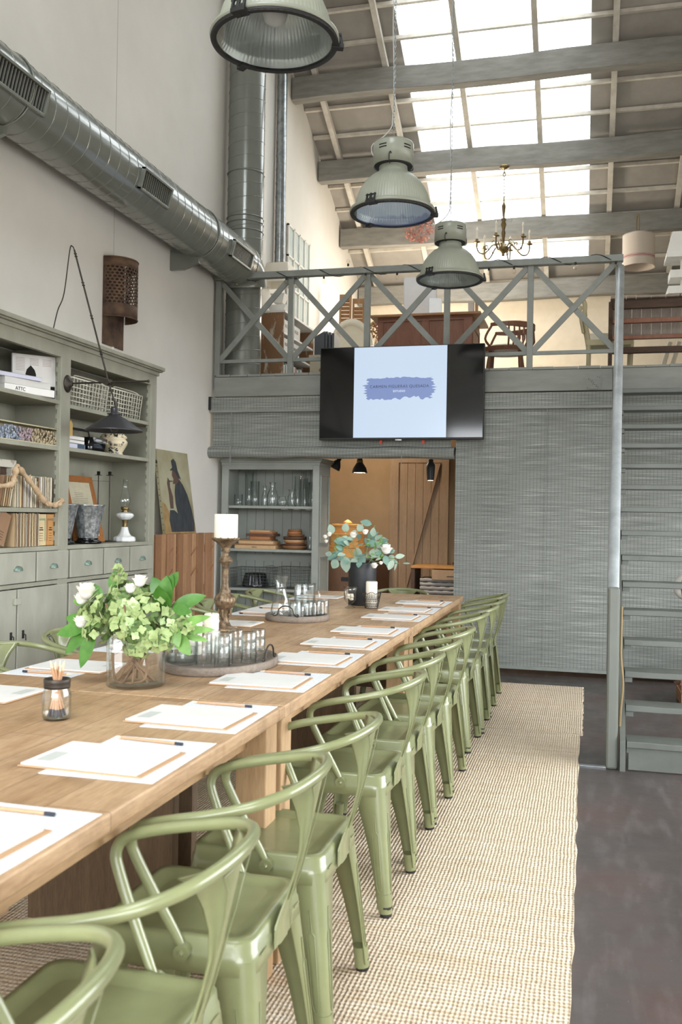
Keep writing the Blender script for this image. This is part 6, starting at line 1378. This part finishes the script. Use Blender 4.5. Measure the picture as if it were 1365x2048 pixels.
def stepped_lamp(loc, label, s=1.0):
    p = thing('stepped_lamp', label, 'table lamp', loc); mt = m_white
    def frus(a, b, z0, z1): 
        mb = MB(); mb.loft([rrect(a*s, a*s, .004, z0*s, 1), rrect(b*s, b*s, .004, z1*s, 1)], smooth=False); return mb
    frus(.055, .10, 0, .10).build('base_block', mt, p); frus(.02, .02, .10, .13).build('neck', mt, p); frus(.045, .075, .13, .22).build('upper_block', mt, p)
    frus(.014, .014, .22, .32).build('stem', mt, p)
    mb = MB(); a = rrect(.155*s, .155*s, .004, .32*s, 1); b = rrect(.11*s, .11*s, .004, .52*s, 1); mb.loft([a, b], smooth=False, caps=False); mb.loft([rrect(.152*s, .152*s, .004, .32*s, 1), rrect(.107*s, .107*s, .004, .52*s, 1)][::-1], smooth=False, caps=False); mb.build('square_shade', mat('lamp_linen', '#ece5d6', .8), p)
    return p
stepped_lamp((-3.18, 9.35, wz1+.023), 'white table lamp with square tapered shade on the worn bookcase', 1.05)
# big square-shade lamp at the right edge, hung stacked blocks
LZ = 3.307
rl2 = thing('stepped_lamp', 'white block lamp with square shade on the dark timber frame at the right edge', 'table lamp', (.80, 8.77, LZ))
mb = MB(); mb.loft([rrect(.155, .155, .004, 3.625, 1, .80, 8.77), rrect(.150, .150, .004, 3.675, 1, .80, 8.77), rrect(.105, .105, .004, 3.86, 1, .80, 8.77)], smooth=False); mb.build('square_shade', m_white, rl2, world=True)
mb = MB(); mb.bb(.775, .825, 8.745, 8.795, LZ, 3.64); mb.build('stem', m_white, rl2, world=True)
for z0, z1, w in ((3.45, 3.52, .12), (LZ, 3.375, .135)): mb = MB(); mb.bb(.80-w, .80+w, 8.77-w, 8.77+w, z0, z1); mb.build('block', m_white, rl2, world=True, bev=.003)
# paper roll holder / plan chest next to bookcase: grey file folders on a flaking stool
stl = thing('flaking_stool', 'low flaking cream painted stool left of the television in the loft', 'stool', (-2.55, 9.35, Z0))
m_flake = mat('flaking_cream', '#cfc5ae', .8, col2='#86603f', sc=14, lo=.6, hi=.66)
mb = MB(); mb.bb(-2.80, -2.3, 9.2, 9.5, 2.93, 2.96); mb.build('seat', m_flake, stl, world=True)
mb = MB(); mb.bb(-2.79, -2.31, 9.21, 9.23, 2.6, 2.93); mb.build('front_panel', m_flake, stl, world=True)
for x in (-2.78, -2.34): 
    for y in (9.22, 9.46): mb = MB(); mb.bb(x, x+.03, y, y+.03, Z0, 2.93); mb.build('leg', m_flake, stl, world=True)
m_slateg = mat('slate_grey_card', '#55595f', .6)
for i, (x, h) in enumerate(((-2.70, .25), (-2.625, .245), (-2.59, .235), (-2.555, .225))):
    mb = MB(); w = .11 if i == 0 else .025
    mb.poly([(-w/2, 0), (w/2, 0), (w/2, h), (-w/2, h-(.06 if i == 0 else 0))], .22, Matrix.Rotation(R(90), 4, 'X')); tag(mb.build('file_folder', m_slateg, loc=(x+.0, 9.46, 2.9615)), 'dark slate file folder on the flaking stool, %s from the left' % ORD[i], 'folder', 'slate file folders')
# round-backed white armchair
ac = thing('white_armchair', 'white upholstered round-back armchair in the loft behind the folders', 'armchair', (-2.5, 10.6, Z0))
m_uph = mat('cream_upholstery', '#e3dccb', .9, bump=.2, bsc=80)
mb = MB(); arc = []
for i in range(15): a = pi*i/14; arc.append([(-2.75+.27*cos(a), 10.75+dd_, 3.30+.36*sin(a)) for dd_ in (0, .06)]+[(-2.75+.20*cos(a), 10.75+dd_, 3.30+.28*sin(a)) for dd_ in (.06, 0)])
mb.loft(arc); mb.poly([(-.22, 2.95-3.3), (.22, -.35), (.22, 0)]+[(.22*cos(pi*i/10), .29*sin(pi*i/10)) for i in range(11)]+[(-.22, 0)], .03, Matrix.Translation((-2.75, 10.8, 3.30)) @ Matrix.Rotation(R(90), 4, 'X')); mb.build('round_back', m_uph, ac, world=True)
mb = MB(); rings = [rrect(.27, .24, .08, z, 5, -2.70, 10.45) for z in (2.92, 2.96, 3.03, 3.06)]; mb.loft(rings); mb.build('seat_cushion', m_uph, ac, world=True, bev=.01)
mb = MB()
for s in (-1, 1): mb.tube(smooth_path([(-2.72+s*.26, 10.7, 3.25), (-2.70+s*.28, 10.5, 3.24), (-2.69+s*.28, 10.35, 3.20), (-2.69+s*.28, 10.3, 2.95)], 4), .035, 8)
mb.build('arm', m_uph, ac, world=True)
for x in (-2.92, -2.46):
    for y in (10.28, 10.65): mb = MB(); mb.tube([(x, y, 2.93), (x, y, Z0)], [.022, .014], 8); mb.build('leg', m_white, ac, world=True)
cu = MB(); rings = []
for k in range(7): q = -1+2*k/6; w = (1-q*q)**.35 if abs(q) < 1 else .3; rings.append(rrect(.15*max(w, .35), .11*max(w, .35), .03, .05+.05*q))
cu.loft(rings); tag(cu.build('cushion', m_uph, loc=(-2.66, 10.35, 3.062)), 'plump cream cushion on the white armchair', 'cushion')
# louvred shutter leaning
for i, x in enumerate((-3.02, -2.86)):
    sh = thing('louvred_shutter', ('left' if i == 0 else 'right')+' leaf of the old brown louvred shutters leaning at the loft wall', 'shutter', (x, 11.5, Z0+.0), group='old louvred shutters')
    M = Matrix.Translation((x, 11.45+.05*i, Z0)) @ Matrix.Rotation(R(8), 4, 'Z') @ Matrix.Rotation(R(-4), 4, 'X')
    m_sh = wood('old_shutter_wood', '#8f6c4b', '#a98562', 'z', 4, .8); Hh = 1.60-.05*i
    mb = MB(); mb.box((-.065, 0, Hh/2), (.025, .03, Hh), M=M); mb.box((.065, 0, Hh/2), (.025, .03, Hh), M=M); mb.box((0, 0, .03), (.11, .03, .06), M=M); mb.box((0, 0, Hh-.03), (.11, .03, .06), M=M); mb.box((0, 0, Hh*.5), (.11, .03, .06), M=M); mb.build('shutter_frame', m_sh, sh, world=True)
    mb = MB(); k = int((Hh-.1)/.05)
    for j in range(k): mb.box((0, 0, .07+j*.05), (.105, .006, .045), rot=(R(40), 0, 0), M=M)
    mb.build('louvres', m_sh, sh, world=True)
# dried flowers in a vase
dv2 = thing('white_urn', 'small white urn holding dried flowers in the loft', 'vase', (-2.53, 11.0, 3.12))
mb = MB(); mb.lathe([(.001, 0), (.05, 0), (.03, .03), (.06, .09), (.075, .17), (.05, .24), (.06, .27), (.05, .27), (.04, .2), (.001, .05)], 24); mb.build('urn_body', m_white, dv2)
mb = MB(); mb.bb(-2.7, -2.3, 10.9, 11.2, Z0, 3.119); tag(mb.build('side_cabinet', m_worn, world=True, loc=(-2.5, 11.05, Z0)), 'low worn side cabinet under the white urn in the loft', 'cabinet')
mb = MB(); random.seed(33)
for i in range(220): d = rnd_dir(-.2); c = Vector((-2.51+d.x*.12, 11.0+d.y*.1, 3.52+d.z*.14)); mb.ball(c, random.uniform(.008, .016), 5, m=0 if c.x > -2.5 else 1)
for i in range(14): d = rnd_dir(0); mb.tube([(-2.53, 11.0, 3.32), (-2.51+d.x*.1, 11.0+d.y*.1, 3.5+d.z*.1)], .003, 4, m=1)
tag(mb.build('dried_flowers', [mat('dried_rose', '#8d5a4c', .9, col2='#a86f5c', sc=40), mat('dried_straw', '#a58a5e', .9)], world=True, loc=(-2.53, 11.0, 3.40)), 'bunch of dried brown and rust flowers in the white urn', 'dried flowers')
# desk
dk = thing('writing_desk', 'brown panelled wooden desk in the loft above the television', 'desk', (-1.7, 9.95, Z0))
m_dt = wood('desk_top_wood', '#9a6b45', '#b4845a', 'x', 3, .45)
mb = MB(); mb.bb(-2.24, -1.08, 9.55, 10.35, 3.40, 3.425); mb.build('top', m_dt, dk, world=True, bev=.003)
mb = MB(); mb.bb(-2.17, -1.17, 9.62, 10.28, 3.36, 3.40); mb.build('frieze', m_browndesk, dk, world=True)
mb = MB(); mb.bb(-2.15, -1.19, 9.64, 9.67, Z0+.03, 3.36); mb.build('front_panel', m_browndesk, dk, world=True)
for (x0, x1) in ((-2.17, -2.11), (-1.70, -1.62), (-1.26, -1.17)): mb = MB(); mb.bb(x0, x1, 9.62, 9.64, Z0, 3.36); mb.build('panel_stile', m_browndesk, dk, world=True, bev=.003)
for x in (-2.17, -1.19): mb = MB(); mb.bb(x, x+.02, 9.64, 10.28, Z0, 3.36); mb.build('side_panel', m_browndesk, dk, world=True)
mb = MB(); mb.bb(-1.17, -1.162, 9.66, 10.26, 3.28, 3.34); mb.bb(-1.17, -1.162, 9.66, 9.72, Z0, 3.28); mb.bb(-1.17, -1.162, 10.2, 10.26, Z0, 3.28); mb.build('side_moulding', m_browndesk, dk, world=True)
im = thing('desktop_computer', 'white desktop computer seen from behind on the brown desk', 'computer', (-1.74, 9.95, 3.426), rz=R(8))
m_alu = mat('pale_aluminium', '#d4d4d4', .35, metal=.3)
mb = MB(); mb.box((-.04, .02, .28), (.36, .018, .40), rot=(R(6), 0, 0)); mb.build('screen_case', m_alu, im, bev=.006)
mb = MB(); mb.poly([(0, 0), (.16, 0), (.14, .02), (.03, .20), (.0, .22)], .14, Matrix.Translation((-.01+.07, -.13, .0)) @ Matrix(((0, 0, 1, 0), (1, 0, 0, 0), (0, 1, 0, 0), (0, 0, 0, 1)))) ; mb.build('stand', m_alu, im, bev=.003)
mb = MB(); mb.bb(-1.16, -1.15, 9.75, 9.95, 3.426, 3.58); tag(mb.build('desk_divider', m_dt, world=True, loc=(-1.155, 9.85, 3.426)), 'small wooden upright board at the right end of the desk', 'board')
mb = MB(); mb.bb(-1.24, -1.18, 9.80, 9.86, 3.426, 3.58); tag(mb.build('letter_card', m_paper, world=True, loc=(-1.21, 9.83, 3.426)), 'white card standing on the desk beside the upright board', 'card')
# captain's chair
cc = thing('wooden_captains_chair', 'dark brown slatted captain\'s chair right of the desk in the loft', 'chair', (-.78, 9.35, Z0))
m_cw = wood('chair_dark_wood', '#6b4330', '#83563f', 'z', 3, .4)
def P3(a, z, r=.24): return (-.80+r*1.05*cos(a), 9.35+r*sin(a), z)
mb = MB(); rings = []
for i in range(21):
    a = R(-118+i*(236/20)); q = abs(a)/R(118); zt_ = 3.22 if q < .55 else 3.22-.03*(q-.55)
    ht = .055 if q < .5 else .055-.05*(q-.5)
    rings.append([P3(a, zt_-ht, .27), P3(a, zt_, .27), P3(a, zt_, .24), P3(a, zt_-ht, .24)])
mb.loft(rings, smooth=False); mb.build('arm_bow', m_cw, cc, world=True, bev=.004)
for i in range(15):
    a = R(-80+i*11.4); mb = MB(); mb.tube([P3(a, 3.17, .253), P3(a, 3.05, .262), P3(a, 2.985, .22)], [.009, .011, .009], 6); mb.build('slat', m_cw, cc, world=True)
mb = MB(); mb.loft([[P3(2*pi*i/24, 2.945, .235) for i in range(24)], [P3(2*pi*i/24, 2.985, .25) for i in range(24)]], smooth=False); mb.build('seat', m_cw, cc, world=True)
for a in (45, 135, 225, 315): mb = MB(); mb.tube([P3(R(a), 2.945, .19), P3(R(a), 2.8, .21), P3(R(a), Z0, .23)], [.016, .022, .013], 8); mb.build('leg', m_cw, cc, world=True)
mb = MB(); mb.tube(smooth_path([P3(R(118), 3.18, .25), P3(R(125), 3.05, .30), P3(R(125), 2.97, .2)], 4), .013, 6); mb.tube(smooth_path([P3(R(-118), 3.18, .25), P3(R(-125), 3.05, .30), P3(R(-125), 2.97, .2)], 4), .013, 6); mb.build('arm_support', m_cw, cc, world=True)
mb = MB(); mb.loft([[P3(2*pi*i/20, 2.987+.02*k, .2-.01*k) for i in range(20)] for k in range(2)]); tag(mb.build('seat_pad', m_uph, world=True, loc=(-.8, 9.35, 2.987)), 'pale round seat pad on the captain\'s chair', 'cushion')
# cream dining chair
dc = thing('cream_side_chair', 'cream carved side chair facing right beside the stair head', 'chair', (.15, 9.0, Z0))
m_cc = mat('cream_chair_paint', '#b9af8d', .6)
for y in (8.82, 9.2):
    mb = MB(); mb.tube(smooth_path([(-.015, y, Z0), (-.005, y, 2.75), (-.01, y, 2.95), (-.045, y, 3.15), (-.045, y, 3.28), (-.075, y, 3.335), (-.08, y, 3.32)], 5), [.021]*31 if False else .021, 8); mb.build('back_post', m_cc, dc, world=True)
    mb = MB(); mb.tube([(.36, y, Z0), (.37, y, 2.93)], [.016, .022], 8); mb.build('leg', m_cc, dc, world=True)
mb = MB(); mb.bb(-.03, .39, 8.80, 9.22, 2.90, 2.955); mb.build('seat_frame', m_cc, dc, world=True, bev=.006)
mb = MB(); 
for z in (3.24, 3.10): mb.tube([(-.05, 8.82, z), (-.06, 9.01, z+.02), (-.05, 9.2, z)], .018, 8)
mb.tube([(-.085, 8.82, 3.27), (-.09, 8.82, 3.2), (-.075, 8.82, 3.12), (-.055, 8.82, 3.02)], .014, 7); mb.build('carved_back_rail', m_cc, dc, world=True)
mb = MB(); mb.bar((-.0, 8.82, 2.68), (.36, 8.82, 2.68), .018, .018); mb.bar((.0, 9.2, 2.68), (.36, 9.2, 2.68), .018, .018); mb.build('stretcher', m_cc, dc, world=True)
mb = MB(); rings = [rrect(.20, .20, .05, z, 5) for z in (0, .02, .045, .055)]; mb.loft(rings); tag(mb.build('seat_cushion', m_uph, loc=(.18, 9.01, 2.956)), 'white tufted cushion on the cream side chair', 'cushion')
# overturned slatted bench/table at right
pb = thing('slatted_cot', 'dark old timber frame with plank back standing at the right of the loft', 'bench', (.75, 8.75, Z0))
for x in (.165, 1.605): mb = MB(); mb.bb(x, x+.035, 8.70, 8.78, Z0, 3.27); mb.build('upright', m_darkwood, pb, world=True)
for (z0, z1, mt) in ((3.20, 3.28, m_darkwood), (3.07, 3.11, m_browndesk), (2.925, 2.96, m_browndesk), (2.80, 2.855, m_darkwood)): mb = MB(); mb.bb(.20, 1.62, 8.68, 8.73, z0, z1); mb.build('cross_bar', mt, pb, world=True, bev=.004)
mb = MB(); x = .20; random.seed(2)
while x < 1.6: w = .085; mb.bb(x, x+w-.004, 8.80, 8.82, 2.95, 3.24); x += w
mb.build('plank_back', wood('grey_brown_plank', '#8d8279', '#a39990', 'z', 3, .8), pb, world=True)
mb = MB(); x = .18
while x < 1.6: w = random.uniform(.08, .14); mb.bb(x, x+w-.006, 8.64, 8.9, 3.285, 3.302+random.uniform(0, .004)); x += w
mb.build('top_planks', wood('grey_brown_plank2', '#8b7d70', '#a3968a', 'y', 3, .8), pb, world=True)
rd = MB()
for x in (.62, .70, .80): rd.tube([(x, 9.3, Z0), (x+.12, 9.3, 3.0)], .022, 8)
tag(rd.build('leaning_poles', m_uph, world=True, loc=(.7, 9.3, Z0)), 'pale leaning rolls behind the dark timber frame', 'rolls')
# cloth lampshade hanging
cls = thing('cloth_lampshade', 'hanging linen lampshade with red stripes at the right of the loft', 'pendant lamp', (.577, 12.17, 4.47)); cls.scale = (1.33, 1.33, 1.33)
t = NT('striped_linen'); v = t.coord(); sep = t.n.new('ShaderNodeSeparateXYZ'); t.link(v, sep.inputs[0]); zc = sep.outputs[2]
ln = lambda lo, hi: t.math('MULTIPLY', t.math('GREATER_THAN', zc, lo), t.math('LESS_THAN', zc, hi))
c = t.mix(t.math('MAXIMUM', t.math('MAXIMUM', ln(.083, .090), ln(.097, .100)), ln(.073, .076)), '#cbbdae', '#9a3b45'); t.link(c, t.b.inputs['Base Color']); t.b.inputs['Roughness'].default_value = .9; t.bump(t.noise(v, 150, 2), .3)
mb = MB(); mod = lambda a, i: 1+.012*sin(a*5+i)+(.02*sin(a*9) if i < 1 else 0)
mb.lathe([(.150, .0), (.147, .05), (.146, .12), (.146, .29), (.144, .305), (.142, .29), (.142, .12), (.146, .003)], 48, mod=mod); mb.build('linen_drum', t.m, cls)
mb = MB()
for k in range(3): a = 2*pi*k/3; mb.tube([(0, 0, .24), (.142*cos(a), .142*sin(a), .24)], .002, 4)
mb.lathe([(.001, .16), (.02, .17), (.028, .2), (.018, .24), (.018, .27), (.001, .27)], 12); mb.build('shade_spider', m_black, cls)
MB().tube(smooth_path([(0, 0, .26), (.004, 0, .4), (-.003, .0, .5), (0, .11, .52)], 4), .005, 6).tube([(-.02, 0, .29), (-.024, 0, .4), (-.012, .1, .515)], .004, 6).build('rope', MATS['jute_rope'], cls)
# chandelier
CHX, CHZ = -1.01, 4.43
cd = thing('chandelier', 'old brass chandelier with six candle arms below the skylight', 'chandelier', (CHX, 11.2, CHZ)); cd.scale = (1.12, 1.12, 1.12)
mb = MB(); mb.lathe([(.001, 0), (.012, .005), (.02, .015), (.01, .025), (.03, .04), (.055, .06), (.062, .085), (.05, .105), (.02, .12), (.014, .15), (.016, .2), (.024, .25), (.014, .28), (.022, .31), (.032, .34), (.018, .37), (.03, .39), (.012, .41), (.012, .44), (.02, .50), (.022, .54), (.01, .57), (.008, .60), (.001, .60)], 20); mb.build('turned_stem', m_brass, cd)
for k in range(6):
    a = R(20+60*k); u = Vector((cos(a), sin(a), 0)); q = lambda r, z: u*r+Vector((0, 0, z))
    mb = MB(); mb.tube(smooth_path([q(.05, .085), q(.09, .12), q(.13, .10), q(.16, .06), q(.21, .02), q(.26, .03), q(.285, .08), q(.285, .13)], 5), .008, 6); mb.tube(smooth_path([q(.09, .12), q(.085, .15), q(.11, .16), q(.125, .14)], 4), .005, 5); mb.tube(smooth_path([q(.16, .06), q(.17, .10), q(.20, .10), q(.20, .07)], 4), .005, 5)
    mb.lathe([(.008, .13), (.035, .138), (.036, .142), (.012, .146), (.016, .165), (.012, .175), (.001, .175)], 14, tuple(u*.285)); ar = mb.build('arm', m_brass, cd)
    mb = MB(); c0 = u*.285; mb.tube([c0+Vector((0, 0, .175)), c0+Vector((0, 0, .25))], .009, 8); mb.lathe([(.006, .25), (.012, .265), (.008, .285), (.001, .30)], 8, tuple(c0)); mb.build('candle_tube', m_wax, ar, label='ivory candle tube with bulb')
    mb = MB(); mb.tube(smooth_path([q(.015, .40), q(.06, .43), q(.09, .47), q(.11, .45)], 4), .002, 4); mb.tube(smooth_path([q(.06, .43), q(.09, .40), q(.08, .37)], 4), .002, 4); mb.build('wire_sprig', m_brass, cd)
mb = MB(); z = .60; k = 0
while z < .90: mb.tube([((.013*cos(b), 0) if k % 2 else (0, .013*cos(b)))+(z+.02+.023*sin(b),) for b in [2*pi*i/8 for i in range(8)]], .004, 4, closed=True); z += .036; k += 1
mb.lathe([(.001, .97), (.05, .965), (.055, .945), (.02, .93), (.001, .92)], 16); mb.build('chain', m_brass, cd)
# hanging dried red leaves
random.seed(41); hd = MB()
for i in range(230):
    d = rnd_dir(-1); c = Vector((-2.20+d.x*.19, 12.12+d.y*.12, 5.12+d.z*.17)); leaf(hd, c, rnd_dir(-1), (0, -1, .3), random.uniform(.03, .055), .028, n=3, bend=.4)
for i in range(18): d = rnd_dir(-1); hd.tube([(-2.14, 12.3, 5.27), (-2.20+d.x*.17, 12.12+d.y*.1, 5.12+d.z*.16)], .003, 4)
tag(hd.build('hanging_dried_leaves', leafmat('rust_pink_leaf', '#9c6a5e', '#c08a7c', 20, .7, .25), world=True, loc=(-2.2, 12.2, 5.12)), 'bunch of rust-pink dried leaves hanging behind the middle pendant', 'dried leaves')
tbx = MB(); tbx.bb(.75, .82, 13.5, 13.58, 4.2, 4.4); tag(tbx.build('wall_box', m_white, world=True, loc=(.78, 13.55, 4.2)), 'small white electrical box high on the back wall of the loft', 'box')
